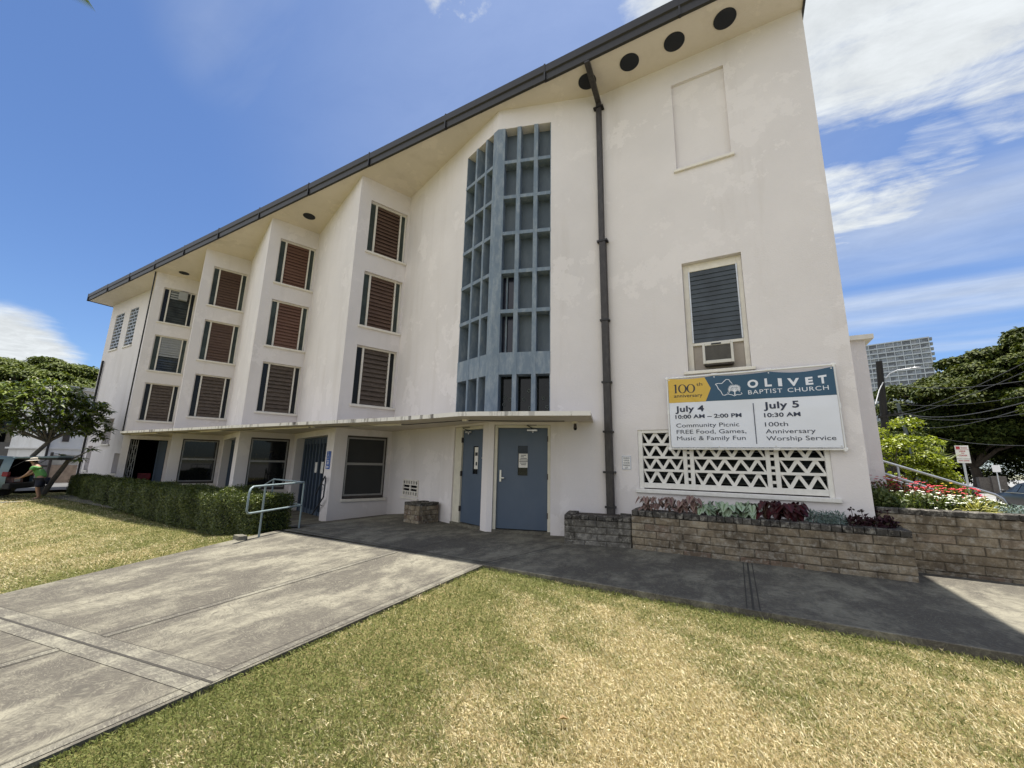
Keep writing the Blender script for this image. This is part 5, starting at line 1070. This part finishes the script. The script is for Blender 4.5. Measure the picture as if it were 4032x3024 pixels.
for p in tips:
    nl = 17; a = RNG.uniform(0, 6.28, nl); e = RNG.uniform(-.35, .75, nl); D = np.stack([np.cos(a) * np.cos(e), np.sin(a) * np.cos(e), np.sin(e)], 1); PP.append(np.tile(p, (nl, 1))); DD.append(D); NN.append(np.stack([-np.cos(a) * np.sin(e), -np.sin(a) * np.sin(e), np.cos(e)], 1) + RNG.normal(0, .25, (nl, 3)))
PP, DD, NN = map(np.concatenate, (PP, DD, NN)); V, F = leaves(PP, DD, NN, .36 * RNG.uniform(.7, 1.2, len(PP)), .10, .28); np_mesh('crown', V, F, M['plum'], t)
q = np.repeat(np.array([list(p) for p in tips[:60:3]]), 18, 0) + RNG.normal(0, .06, (360, 3)) + np.array([0, 0, .12]); V, F = leaves(q, rand_unit(360), rand_unit(360), .06, .045, .1); np_mesh('blossoms', V, F, M['plum_f'], t)
# coconut palm standing outside the left edge; one frond tip reaches into the picture
t = thing('palm_tree', 'tall palm whose frond tip hangs into the top left corner', 'palm', (-10.4, -1.9, -.4)); m = MB(); m.tube([(-10.4, -1.9, -.5), (-10.2, -1.8, 3.5), (-9.9, -1.7, 7.9)], [.2, .15, .13], 10); m.build('trunk', M['bark_grey'], t)
crown = Vector((-9.9, -1.7, 7.9)); VV, FF, b_ = [], [], 0; m = MB()
ends = [Vector((-7.62, .86, 7.78))] + [crown + Vector((3.1 * math.cos(a), 3.1 * math.sin(a), RNG.uniform(-.9, .6))) for a in np.arange(2.4, 5.6, .52)]
for e in ends:
    d = e - crown; pts = [crown + d * s + Vector((0, 0, 1.15 * s * (1 - s) * 1.6)) for s in np.linspace(0, 1, 12)]; m.tube(pts, [.035 * (1 - .85 * s) for s in np.linspace(0, 1, 12)], 5)
    for i in range(64):
        s = .12 + .88 * i / 63; p = crown + d * s + Vector((0, 0, 1.15 * s * (1 - s) * 1.6)); L_ = .62 * (1 - .62 * s ** 3)
        for sg in (-1, 1):
            side = d.cross(Vector((0, 0, 1))).normalized() * sg; D = (side + d.normalized() * (.55 + s) + Vector((0, 0, -.55))).normalized(); V, F = leaves(np.array([list(p)]), np.array([list(D)]), np.array([[0, 0, 1.]]), L_, .035, .2); VV.append(V); FF.append(F + b_); b_ += 4
m.build('frond_ribs', M['bark_grey'], t); np_mesh('fronds', np.concatenate(VV), np.concatenate(FF), leafmat('palm_leaf', [(0, (.05, .08, .02)), (1, (.11, .14, .04))], .4, .2), t)
# ================================================================ vehicles
def car_mats(c): 
    m, nt, b, out = nodes('car_paint'); nt.links.new(ramp(nt, tex_noise(nt, 3, 3), [(.3, tuple(x * .93 for x in c)), (.7, c)]), b.inputs['Base Color']); b.inputs['Roughness'].default_value = .32; b.inputs['Specular IOR Level'].default_value = .22; b.inputs['Coat Weight'].default_value = .03; b.inputs['Coat Roughness'].default_value = .05; return m
M['tyre'] = simple('tyre', (.018, .018, .018), .85, .2, 20); M['carglass'] = glass_dark('car_glass', (.010, .013, .013), .12, .1)
M['tail'] = simple('tail_lamp', (.22, .012, .012), .2, .1); M['bumper'] = simple('black_plastic', (.022, .023, .024), .6, .1, 20)
def car(name, label, loc, rot, paint, st, cabin, wheels, open_rear=False, zbelt=.95):
    """st: stations (x, z_bottom, z_belt, z_top, half width belt, half width top); x forward"""
    t = thing(name, label, 'car', loc); t.rotation_euler = (0, 0, R(rot))
    V, F = [], []; k = 11
    for (x, zb, zl, zt, wb, wt) in st:
        half = [(wb * .86, zb), (wb * .97, zb + (zl - zb) * .25), (wb, zb + (zl - zb) * .6), (wb * .965, zl), (wt, zt - .035 if zt - zl > .2 else zt - .01)]
        V += [(x, -y, z) for y, z in half] + [(x, 0, zt)] + [(x, y, z) for y, z in half[::-1]]
    for i in range(len(st) - 1):
        for j in range(k - 1): F.append((i * k + j, i * k + j + 1, (i + 1) * k + j + 1, (i + 1) * k + j))
        F.append((i * k + k - 1, i * k, (i + 1) * k, (i + 1) * k + k - 1))
    m = MB(); m.add(V, F, True)
    if not open_rear: m.add(V[:k], [tuple(range(k))[::-1]])
    m.add(V[-k:], [tuple(range(k))]); m.build('body', paint, t, 0, True)
    # side glass, one pane per side between the pillars
    for sg, off in ((-1, 0), (1, 1)):
        g = MB()
        for i in range(cabin[0], cabin[1]):
            a, b_ = st[i], st[i + 1]
            P_ = lambda s, f, e: (s[0] + e, sg * ((s[4] * .965) * (1 - f) + s[5] * f + .012), s[2] * (1 - f) + (s[3] - .035) * f)
            g.quad(P_(a, .08, .05), P_(b_, .08, -.05), P_(b_, .88, -.05), P_(a, .88, .05))
        g.build('side_glass', M['carglass'], t, 0, True)
    for x in wheels:
        for sg in (-1, 1):
            wy = st[3][4] - .10; m = MB(); r_ = .335
            ring = [(r_ * .72, -.0), (r_ * .95, -.0), (r_, .03), (r_, .19), (r_ * .95, .22)]
            n = 24; vs = [(x + q * math.cos(6.2832 * a / n), sg * (wy + .1 - .22 + w_ + .02), r_ + q * math.sin(6.2832 * a / n)) for q, w_ in [(p, .22 - w2) for p, w2 in ring] for a in range(n)]
            m.add(vs, [(i * n + a, i * n + (a + 1) % n, (i + 1) * n + (a + 1) % n, (i + 1) * n + a) for i in range(len(ring) - 1) for a in range(n)], True)
            wh = m.build('wheel', M['tyre'], t, 0, True); m = MB(); yy = sg * (wy + .105)
            for a in range(5): th = a * 1.2566; m.bar((x, yy, r_), (x + .22 * math.cos(th), yy, r_ + .22 * math.sin(th)), .05, .03, (0, 1, 0))
            m.tube([(x + .235 * math.cos(6.2832 * a / 16), yy - sg * .01, r_ + .235 * math.sin(6.2832 * a / 16)) for a in range(17)], .02, 6); m.build('rim', M['steel'], wh, 0, True)
            m = MB(); m.tube([(x, sg * (wy - .25), r_ + .02), (x, sg * (st[3][4] * .985), r_ + .02)], .39, 24); m.build('wheel_arch', M['black'], t, 0, True)
    return t
SEDAN = [(-2.3, .35, .85, .98, .78, .6), (-2.2, .28, .92, 1.04, .86, .66), (-1.55, .25, .95, 1.08, .90, .62), (-.95, .25, .95, 1.40, .91, .58), (-.1, .25, .94, 1.45, .91, .60), (.45, .25, .92, 1.38, .91, .60), (1.05, .25, .90, .99, .90, .68), (1.9, .27, .80, .88, .86, .66), (2.25, .32, .68, .76, .74, .55), (2.33, .38, .60, .66, .62, .45)]
blk_paint = car_mats((.008, .009, .010))
t = car('parked_car', 'black sedan parked at the street behind the right end of the flower bed', (12.05, 28.6, -.34), 90, blk_paint, SEDAN, (2, 5), (-1.4, 1.42))
for sg in (-1, 1): m = MB(); m.ellipsoid((.72, sg * 1.0, .99), (.07, .10, .065), 8, 6); m.build('wing_mirror', M['bumper'], t, 0, True)
m = MB(); m.quad((.5, -.56, 1.36), (.5, .56, 1.36), (1.04, .64, 1.01), (1.04, -.64, 1.01)); m.build('windscreen', M['carglass'], t, 0, True)
m = MB(); m.quad((-1.0, -.55, 1.37), (-1.0, .55, 1.37), (-1.6, .6, 1.1), (-1.6, -.6, 1.1)); m.build('rear_glass', M['carglass'], t, 0, True)
for sg in (-1, 1):
    m = MB(); m.box(-2.33, -2.22, sg * .8 - .1, sg * .8 + .05 if sg > 0 else sg * .8 + .1, .72, .88); m.build('tail_light', M['tail'], t, .01, True)
    m = MB(); m.bar((-1.5, sg * .895, .955), (.95, sg * .895, .925), .012, .02); m.build('chrome_strip', M['steel'], t, 0, True)
SUV = [(-2.28, .42, 1.0, 1.62, .88, .66), (-2.05, .32, 1.02, 1.68, .90, .68), (-1.2, .28, 1.0, 1.72, .92, .70), (-.3, .28, .99, 1.72, .92, .70), (.5, .28, .97, 1.64, .92, .68), (1.15, .28, .96, 1.10, .91, .72), (1.95, .3, .88, .98, .88, .68), (2.3, .36, .72, .82, .78, .58), (2.36, .42, .62, .7, .66, .48)]
silver = car_mats((.20, .27, .29)); CG = -.42
t = car('open_car', 'pale blue green estate car with its tailgate raised, cut by the left edge', (-28.75, 3.42, CG), -126.9, silver, SUV, (1, 4), (-1.42, 1.42), True)
m = MB()                                                # tailgate: hinged at the roof end, swung up and out
hx, hz = -2.26, 1.66; ex, ez = -3.62, 1.82
m.hexa([(hx, -.66, hz - .05), (hx, .66, hz - .05), (ex, .62, ez - .16), (ex, -.62, ez - .16), (hx, -.66, hz), (hx, .66, hz), (ex, .62, ez - .06), (ex, -.62, ez - .06)]); tg = m.build('tailgate', silver, t, .03, True)
m = MB(); m.hexa([(hx - .06, -.6, hz - .075), (hx - .06, .6, hz - .075), (ex + .02, .56, ez - .25), (ex + .02, -.56, ez - .25), (hx - .06, -.6, hz - .052), (hx - .06, .6, hz - .052), (ex + .02, .56, ez - .163), (ex + .02, -.56, ez - .163)]); m.build('tailgate_lining', M['bumper'], tg, 0, True)
m = MB(); m.hexa([(hx - .1, -.56, hz + .004), (hx - .1, .56, hz + .004), (hx - .58, .54, hz + .045), (hx - .58, -.54, hz + .045), (hx - .1, -.56, hz + .012), (hx - .1, .56, hz + .012), (hx - .58, .54, hz + .055), (hx - .58, -.54, hz + .055)]); m.build('tailgate_glass', M['carglass'], tg, 0, True)
m = MB()
for a, b_, c in ((-.7, -.64, .42), (.64, .7, .42)): m.bar((hx + .1, a, 1.15), (hx - .45, a, 1.62), .02, .02)
m.build('gas_strut', M['bumper'], t, 0, True)
m = MB(); x0_, x1_ = -2.2, -.9
for p in (((x1_, -.75, .5), (x1_, .75, .5), (x1_, .62, 1.55), (x1_, -.62, 1.55)), ((x0_, -.78, .58), (x0_, .78, .58), (x1_, .78, .58), (x1_, -.78, .58)), ((x0_, -.8, .58), (x1_, -.8, .58), (x1_, -.62, 1.58), (x0_, -.62, 1.55)), ((x0_, .8, .58), (x1_, .8, .58), (x1_, .62, 1.58), (x0_, .62, 1.55)), ((x0_, -.62, 1.57), (x0_, .62, 1.57), (x1_, .62, 1.6), (x1_, -.62, 1.6))): m.quad(*p)
m.build('cargo_lining', M['void'], t, 0, True)
m = MB(); m.box(-2.44, -2.2, -.86, .86, .34, .60); m.build('rear_bumper', M['bumper'], t, .04, True)
for sg in (-1, 1): m = MB(); m.hexa([(-2.31, sg * .72, .86), (-2.31, sg * .885, .86), (-2.14, sg * .905, .88), (-2.14, sg * .80, .88), (-2.30, sg * .70, 1.06), (-2.30, sg * .87, 1.06), (-2.14, sg * .895, 1.06), (-2.14, sg * .80, 1.06)]); m.build('tail_light', M['tail'], t, .012, True)
bag = thing('grocery_bag', 'brown and white shopping bag lying in the open boot of the car', 'bag', (-27.5, 5.02, CG + .59)); bag.rotation_euler = (0, 0, R(53)); m = MB(); m.hexa([(-.2, -.4, 0), (.25, -.4, 0), (.25, .3, 0), (-.2, .3, 0), (-.18, -.38, .24), (.22, -.4, .2), (.22, .28, .25), (-.18, .28, .22)]); m.build('bag', simple('bag_paper', (.36, .20, .15), .8, .5, 6), bag, .03, True)
m = MB(); m.box(.252, .26, -.3, .05, .04, .17); m.build('bag_label', M['white'], bag, 0, True)

# ================================================================ person
def skin_mesh(name, joints, edges, radii, mt, parent, sub=2):
    me = bpy.data.meshes.new(name); me.from_pydata(joints, edges, []); o = bpy.data.objects.new(name, me); COL.objects.link(o)
    md = o.modifiers.new('s', 'SKIN'); md.use_smooth_shade = True
    for v, r_ in zip(me.skin_vertices[0].data, radii): v.radius = (r_, r_) if not isinstance(r_, tuple) else r_
    me.skin_vertices[0].data[0].use_root = True
    o.modifiers.new('u', 'SUBSURF').levels = sub
    dg = bpy.context.evaluated_depsgraph_get(); dg.update(); me2 = bpy.data.meshes.new_from_object(o.evaluated_get(dg)); bpy.data.objects.remove(o); bpy.data.meshes.remove(me); me2.name = name
    me2.materials.clear(); me2.materials.append(mt); me2.polygons.foreach_set('use_smooth', [True] * len(me2.polygons)); o = bpy.data.objects.new(name, me2); COL.objects.link(o); attach(o, parent, True); return o
skin_m = simple('skin', (.30, .17, .11), .55, .08, 8); shirt_m = simple('green_shirt', (.10, .27, .075), .8, .1, 6, bmp=.2, bscale=25); short_m = simple('navy_shorts', (.010, .013, .03), .85, .2, 8)
pr = thing('person', 'person in green shirt, navy shorts and brimmed hat leaning into the open car boot', 'person', (-25.6, 5.45, G(-25.6, 5.4) - .03)); pr.rotation_euler = (0, 0, R(58)); pr.scale = (1.1, 1.12, 1.04)
#  local: facing -x towards the boot; feet on z=0
J = [(.06, 0, .80), (.0, 0, .98), (-.10, 0, 1.16), (-.19, 0, 1.30), (-.25, 0, 1.385), (-.285, 0, 1.46), (-.30, 0, 1.53),                  # pelvis..head
     (.05, .10, .74), (-.04, .11, .44), (.06, .115, .09), (-.07, .12, .035),                                      # left leg
     (.05, -.10, .74), (.02, -.11, .44), (.12, -.115, .09), (-.01, -.12, .035),                                   # right leg
     (-.17, .17, 1.25), (-.30, .21, 1.03), (-.47, .16, .88), (-.17, -.17, 1.25), (-.27, -.22, 1.01), (-.44, -.17, .85)]
E_ = [(0, 1), (1, 2), (2, 3), (3, 4), (4, 5), (5, 6), (0, 7), (7, 8), (8, 9), (9, 10), (0, 11), (11, 12), (12, 13), (13, 14), (3, 15), (15, 16), (16, 17), (3, 18), (18, 19), (19, 20)]
rad = [.13, .125, .13, .10, .052, .085, .07, .095, .058, .038, .034, .095, .058, .038, .034, .06, .042, .03, .06, .042, .03]
for hand in (17, 20):                                   # five fingers rooted in each palm
    sy = 1 if hand == 17 else -1; h = Vector(J[hand]); pi_ = len(J); J.append(tuple(h + Vector((-.06, 0, -.02)))); E_.append((hand, pi_)); rad.append(.028)
    for f_ in range(4): a = len(J); y = (f_ - 1.5) * .020; J += [tuple(h + Vector((-.10, y, -.025))), tuple(h + Vector((-.155 + .008 * abs(f_ - 1), y, -.055)))]; E_ += [(pi_, a), (a, a + 1)]; rad += [.0095, .0075]
    a = len(J); J += [tuple(h + Vector((-.05, -sy * .04, -.015))), tuple(h + Vector((-.09, -sy * .055, -.035)))]; E_ += [(hand, a), (a, a + 1)]; rad += [.011, .008]
body = skin_mesh('body', J, E_, rad, skin_m, pr)
m = MB(); m.ellipsoid((-.375, 0, 1.475), (.018, .012, .022), 8, 6); m.ellipsoid((-.29, .082, 1.475), (.02, .012, .03), 8, 6); m.ellipsoid((-.29, -.082, 1.475), (.02, .012, .03), 8, 6); m.build('face_features', skin_m, pr, 0, True)
m = MB()
for y in (.03, -.03): m.ellipsoid((-.362, y, 1.498), (.008, .010, .007), 8, 5)
m.box(-.366, -.358, -.022, .022, 1.428, 1.434); m.build('eyes_and_mouth', M['black'], pr, 0, True)
skin_mesh('shirt', [(.055, 0, .80), (.0, 0, .98), (-.10, 0, 1.16), (-.185, 0, 1.29), (-.165, .17, 1.25), (-.25, .19, 1.13), (-.165, -.17, 1.25), (-.24, -.2, 1.12)], [(0, 1), (1, 2), (2, 3), (3, 4), (4, 5), (3, 6), (6, 7)], [(.165, .175), (.15, .155), (.155, .16), .115, .088, .078, .088, .078], shirt_m, pr)
skin_mesh('shorts', [(.06, 0, .82), (.05, .10, .74), (.0, .115, .46), (.05, -.10, .74), (.03, -.115, .46)], [(0, 1), (1, 2), (0, 3), (3, 4)], [.165, .125, .105, .125, .105], short_m, pr)
m = MB(); m.ellipsoid((-.255, 0, 1.50), (.085, .088, .085), 12, 8); m.build('hair', M['black'], pr, 0, True)
m = MB(); c = Vector((-.29, 0, 1.545)); n = 20; prof = [(.185, -.035), (.10, 0.0), (.098, .05), (.085, .085), (.03, .10)]
vs = [(c.x + q * math.cos(6.2832 * a / n) + (z - .05) * .25, c.y + q * math.sin(6.2832 * a / n), c.z + z + .18 * q * math.cos(6.2832 * a / n) * .6) for q, z in prof for a in range(n)]
m.add(vs, [(i * n + a, i * n + (a + 1) % n, (i + 1) * n + (a + 1) % n, (i + 1) * n + a) for i in range(len(prof) - 1) for a in range(n)] + [tuple(range((len(prof) - 1) * n, len(prof) * n))], True); m.build('hat', simple('straw_hat', (.40, .36, .30), .8, .15, 20), pr, 0, True)
m = MB(); m.tube([(c.x + .101 * math.cos(6.2832 * a / n) - .004, .101 * math.sin(6.2832 * a / n), c.z + .022) for a in range(n + 1)], .012, 6); m.build('hat_band', M['black'], pr, 0, True)
for y, x in ((.12, .02), (-.12, .08)): m = MB(); m.ellipsoid((x - .02, y, .03), (.125, .045, .035), 10, 6); m.build('shoe', simple('sandal', (.10, .07, .05), .8) if 'sandal' not in bpy.data.materials else bpy.data.materials['sandal'], pr, 0, True)

# ================================================================ far left: low buildings, fence, gate
m = MB(); m.prism([(-25.4, 3.2), (-24.9, 3.2), (-24.6, 5.0), (-25.1, 5.0)], -.5, G(-25, 4) + .02); m.prism([(-60, 2.4), (-25.4, 3.0), (-25.4, 3.35), (-60, 2.9)], -.6, -.36); tag(m.build('kerb_strip', M['band']), kind='structure')
wb = thing('white_building', 'white two storey building beyond the gate behind the plumeria', 'building', (-46, 14, -.45)); m = MB(); m.box(-54, -44, 9.3, 20, -.5, 6.2); m.box(-54.2, -43.9, 9.1, 20, 1.75, 1.88); m.build('wall', stucco('white_stucco', (.74, .73, .71)), wb)
m = MB(); m.box(-54.5, -43.6, 8.9, 20.3, 6.2, 6.45); m.build('roof', M['trim'], wb); m = MB(); m.box(-43.99, -43.93, 10.0, 10.35, 2.3, 2.9); m.build('wall_vent', M['bronze'], wb)
m = MB(); m.tube([(-43.9, 9.36, -.4), (-43.9, 9.36, 6.1)], .07, 8); m.build('downpipe', M['gutter'], wb)
bb = thing('low_building', 'long low tan brick building with a dark open upper band far left', 'building', (-62, 6, -.45)); m = MB(); m.box(-70, -60, -12, 13.5, -.5, 2.35); m.box(-70, -60.3, -12, 13.5, 3.5, 3.8)
for y in (-10, -6, -2, 2, 6, 10): m.box(-60.35, -60.05, y, y + .35, 2.35, 3.5)
def bricktex():
    m, nt, b, out = nodes('tan_brick'); tc = nt.nodes.new('ShaderNodeTexCoord'); mp = nt.nodes.new('ShaderNodeMapping'); nt.links.new(tc.outputs['Object'], mp.inputs[0]); mp.inputs['Rotation'].default_value = (R(90), 0, R(90)); bt = nt.nodes.new('ShaderNodeTexBrick'); nt.links.new(mp.outputs[0], bt.inputs['Vector']); bt.inputs['Scale'].default_value = 1.6
    bt.inputs['Color1'].default_value = (.42, .36, .28, 1); bt.inputs['Color2'].default_value = (.36, .31, .245, 1); bt.inputs['Mortar'].default_value = (.28, .25, .21, 1); nt.links.new(bt.outputs[0], b.inputs['Base Color']); b.inputs['Roughness'].default_value = .9; return m
m.build('wall', bricktex(), bb); m = MB(); m.box(-69.8, -60.8, -11.8, 13.3, 2.35, 3.5); m.build('dark_band', M['void'], bb); m = MB(); m.box(-71, -58.6, -13, 14.2, 3.8, 4.05); m.build('roof', M['bronze'], bb)
fe = thing('grey_fence', 'weathered grey board fence running behind the person', 'fence', (-40, 8, -.45))
for i in range(6): m = MB(); y = 5.2 + i * .75; m.box(-40.05, -39.97, y, y + .72, -.5, 1.02 + .03 * (i % 2)); m.build('fence_panel', simple('grey_board', (.27, .26, .255), .9, .2, 3, stretch=(1, 6, .3)) if 'grey_board' not in bpy.data.materials else bpy.data.materials['grey_board'], fe)
m = MB(); m.box(-39.97, -39.9, 5.2, 9.7, .55, .65); m.build('fence_rail', M['bronze'], fe)
gt_ = thing('garden_gate', 'tan panelled gate between dark posts left of the church wall', 'gate', (-38, 9.3, -.45))
for y in (8.35, 9.85): m = MB(); m.box(-38.1, -37.95, y - .06, y + .06, -.5, 1.5); m.build('post', M['bronze'], gt_)
m = MB(); m.box(-38.06, -38.0, 8.42, 9.78, -.4, .72); m.build('panel', simple('gate_board', (.40, .30, .22), .8, .25, 4), gt_); m = MB(); m.box(-38.06, -38.0, 8.42, 9.78, .74, 1.36); m.build('upper_panel', simple('gate_board_pale', (.45, .43, .38), .8, .2, 4), gt_)

# ================================================================ far right: tower block, poles, wires, signs
hb = thing('apartment_tower', 'pale grey high rise apartment tower far behind the utility pole', 'building', (80, 300, -1)); D_ = 310.0; az0 = R(15.3); ux, uy = math.cos(az0), -math.sin(az0); ox, oy = D_ * math.sin(az0), D_ * math.cos(az0)
fx = lambda u, d, z: (ox + ux * u + math.sin(az0) * d, oy + uy * u + math.cos(az0) * d, z)
U0, U1, TOP = -36.0, 13.6, 74.6; FH = 2.82; nf = 26; nb = 14; bw = (U1 - U0) / nb
m = MB(); m.box(U0, U1, .9, 16, -1, TOP - .4, fx); m.build('wall', simple('tower_concrete', (.30, .33, .38), .85, .1, .3), hb)
m = MB()
for f_ in range(nf + 1): z = TOP - f_ * FH; m.box(U0 - .2, U1 + .3, -.0, .95, z - .62, z, fx)
m.build('balcony_bands', simple('tower_band', (.40, .435, .49), .85, .08, .3), hb)
m = MB()
for b_ in range(nb + 1): u = U0 + b_ * bw; m.box(u - .17, u + .17, -.12, .9, -1, TOP + .05, fx)
m.build('piers', bpy.data.materials['tower_band'], hb)
wm = {k: MB() for k in 'abc'}
for f_ in range(nf):
    for b_ in range(nb):
        z1 = TOP - f_ * FH - .66; u = U0 + b_ * bw + .22; kind = RNG.choice(list('abc'), p=[.42, .38, .20]); w_ = bw - .44; x = 0
        for q in range(3 if RNG.random() < .6 else 2):
            kk = kind if RNG.random() < .75 else RNG.choice(list('abc')); ww = w_ / 3; wm[kk].box(u + q * ww + .05, u + (q + 1) * ww - .05, .5 + RNG.random() * .3, .92, z1 - (1.35 if RNG.random() < .7 else 2.0), z1 - .05, fx)
tw = {'a': glass_dark('tower_glass', (.045, .055, .07), .15), 'b': simple('tower_curtain', (.27, .29, .33), .8, .2, .4), 'c': simple('tower_blue_pane', (.20, .235, .29), .4, .2, .4)}
for k, mb_ in wm.items(): o = mb_.build({'a': 'dark_windows', 'b': 'curtained_windows', 'c': 'blue_windows'}[k], tw[k], hb); o['kind'] = 'stuff'
m = MB()
for f_ in range(nf): z = TOP - f_ * FH; m.box(U1 + .3, U1 + 1.5, 1.5, 6, z - 1.1, z - .15, fx)
m.build('end_balconies', tw['c'], hb)
up = thing('utility_pole', 'black wooden utility pole with a crossarm in front of the tower block', 'pole', polar(13.35, 0, 45)[:2] + (-.5,)); b0 = Vector((*polar(13.25, 0, 45)[:2], -.6)); b1 = Vector(polar(13.88, 11.4, 45)); m = MB(); m.tube([b0, b1], [.30, .22], 12); m.build('pole', M['wood_pole'], up)
m = MB(); ca = Vector(polar(13.1, 5.55, 44.8)); cb_ = Vector(polar(15.05, 5.9, 44.8)); m.bar(ca, cb_, .14, .16); m.build('crossarm', M['wood_pole'], up)
m = MB()
for s in (.15, .5, .72, .92): p = ca.lerp(cb_, s); m.tube([p, p + Vector((0, 0, .28))], [.05, .07], 8)
m.build('insulators', M['bumper'], up)
m = MB(); m.tube([polar(14.2, 9.6, 44.8), polar(14.6, 10.05, 44.8), polar(15.2, 10.3, 44.7), polar(16.3, 10.36, 44.6)], [.05, .045, .04, .035], 8); la = m.build('lamp_arm', M['galv'], up); m = MB(); m.ellipsoid(polar(16.62, 10.34, 44.6), (.34, .16, .07), 12, 6); m.build('lamp_head', M['galv'], la)
p2 = thing('utility_pole', 'thinner grey green pole leaning behind the black utility pole', 'pole', polar(15.4, 0, 52)[:2] + (-.5,)); m = MB(); m.tube([Vector((*polar(15.6, 0, 52)[:2], -.6)), polar(14.8, 6.9, 52)], [.17, .13], 10); m.build('pole', simple('grey_pole', (.07, .085, .08), .7, .2, 5), p2)
WIRES = [((14.0, 9.35, 45), (25, 8.3, 20), .5, 0.013, 'topmost pale wire running right from the utility pole'), ((14.4, 5.9, 45), (25.5, 10.9, 18), .35, 0.011, 'steepest dark wire rising to the right edge'), ((14.2, 5.7, 45), (25.5, 10.1, 18.5), .4, 0.011, 'second steep wire rising to the right edge'),
         ((14.0, 7.2, 45), (25, 7.1, 22), .45, 0.011, 'flat wire crossing the tree halfway up'), ((15.0, 5.95, 45), (25, 6.95, 20), .55, 0.018, 'thick cable sagging across the tree from the crossarm'), ((14.9, 5.85, 45), (25, 5.7, 23), .5, 0.011, 'lowest of the wires leaving the crossarm'),
         ((15.6, 4.6, 52), (22.5, 5.6, 24), .4, 0.013, 'lower cable from the thin grey pole'), ((16.5, 3.7, 52), (25, 2.5, 24), .35, 0.011, 'low slack cable crossing the dark shade of the tree')]
for a, b_, sg, r_, lab in WIRES:
    a, b_ = Vector(polar(*a)), Vector(polar(*b_)); m = MB(); m.tube([a.lerp(b_, s) - Vector((0, 0, sg * 4 * s * (1 - s))) for s in np.linspace(0, 1, 22)], r_, 6); o = m.build('overhead_wire', simple('wire', (.022, .022, .024), .7) if 'wire' not in bpy.data.materials else bpy.data.materials['wire']); tag(o, lab, 'wire', 'overhead wires')
m = MB(); m.tube([polar(13.95, 9.2, 44.7), polar(13.55, 8.4, 44.5), polar(13.1, 7.0, 44)], .035, 6); o = m.build('guy_wire', M['pvc']); tag(o, 'white sleeved guy wire slanting down left of the utility pole', 'wire')
def street_sign(label, az, dist, z0, ztop, w_, h, tilt, txt):
    x, y, _ = polar(az, 0, dist); t = thing('street_sign', label, 'sign', (x, y, z0)); m = MB(); m.box(x - .03, x + .03, y, y + .05, z0, ztop - .05); m.build('post', M['galv'], t)
    a = R(-az * .6); fr = Fr((x, y - .03), math.degrees(a)); m = MB(); fr.box(m, -w_ / 2, w_ / 2, -.01, 0, ztop - h, ztop); pl = m.build('sign_plate', M['pvc'], t, .01)
    if txt:
        m = MB(); fr.box(m, -w_ / 2, w_ / 2, -.01, 0, ztop - h - .17, ztop - h - .015); m.build('lower_plate', M['pvc'], t, .01)
        redm = simple('sign_red', (.45, .03, .04), .5); m = MB(); fr.box(m, -w_ / 2 + .03, -w_ / 2 + .14, .001, .003, ztop - .14, ztop - .03); m.build('red_symbol', redm, t)
        m = MB(); fr.box(m, -w_ / 2 + .01, w_ / 2 - .01, .001, .003, ztop - .165, ztop - .155); m.build('rule', redm, t)
        for i, (s, ww) in enumerate((('HERE', .17), ('TO', .08), ('CORNER', .24))): lettering(lambda u, z: fr(u, .003, z), s, 0, ztop - .25 - i * .085, .075, redm, t, .002, 1, ww, align='C')
        lettering(lambda u, z: fr(u, .003, z), 'TOW', .06, ztop - .12, .07, redm, t, .002, 1, .18, align='C')
        lettering(lambda u, z: fr(u, .003, z), 'TOW ZONE', 0, ztop - h - .10, .06, redm, t, .002, 1, .3, align='C')
    return t
street_sign('near white parking sign on a galvanised post behind the flower bed', 18.62, 24.5, -.4, 2.54, .38, .52, 0, True)
street_sign('far small white sign on a thin post in the tree shade', 20.5, 52, -.5, 2.15, .45, .55, 0, False)
bx = thing('utility_box', 'left of two grey street cabinets in the tree shade', 'cabinet', polar(19.75, 0, 60)[:2] + (-.5,)); x, y, _ = polar(19.75, 0, 60); m = MB(); m.box(x - .45, x + .4, y, y + .6, -.5, 1.1); m.build('cabinet', M['bark_grey'], bx, .03)
bx = thing('utility_box', 'right of two grey street cabinets in the tree shade', 'cabinet', polar(20.5, 0, 60)[:2] + (-.5,)); x, y, _ = polar(20.55, 0, 60); m = MB(); m.box(x - .5, x + .5, y, y + .6, -.5, 1.25); m.build('cabinet', M['bark_grey'], bx, .03)
hs = thing('far_house', 'pale house glimpsed under the trees across the street', 'house', (24, 88, -.5)); m = MB(); m.box(23.5, 29, 90, 96, -.5, 2.6); m.build('wall', M['trim'], hs); m = MB(); m.box(23, 29.5, 89.5, 96.5, 2.6, 2.9); m.build('roof', M['bronze'], hs); m = MB(); m.box(25, 26.4, 89.9, 89.98, .3, 1.7); m.build('window', M['glass'], hs)
for i, (x, y, c, lab) in enumerate(((20.5, 76, (.5, .52, .53), 'pale car parked in the shade far across the street'), (37, 80, (.30, .42, .5), 'light blue car parked far right in the shade'))):
    t = car('distant_car', lab, (x, y, -.4), 180, simple('far_paint', c, .35) if i == 0 else simple('far_paint_blue', c, .35), SEDAN, (2, 5), (-1.4, 1.42))
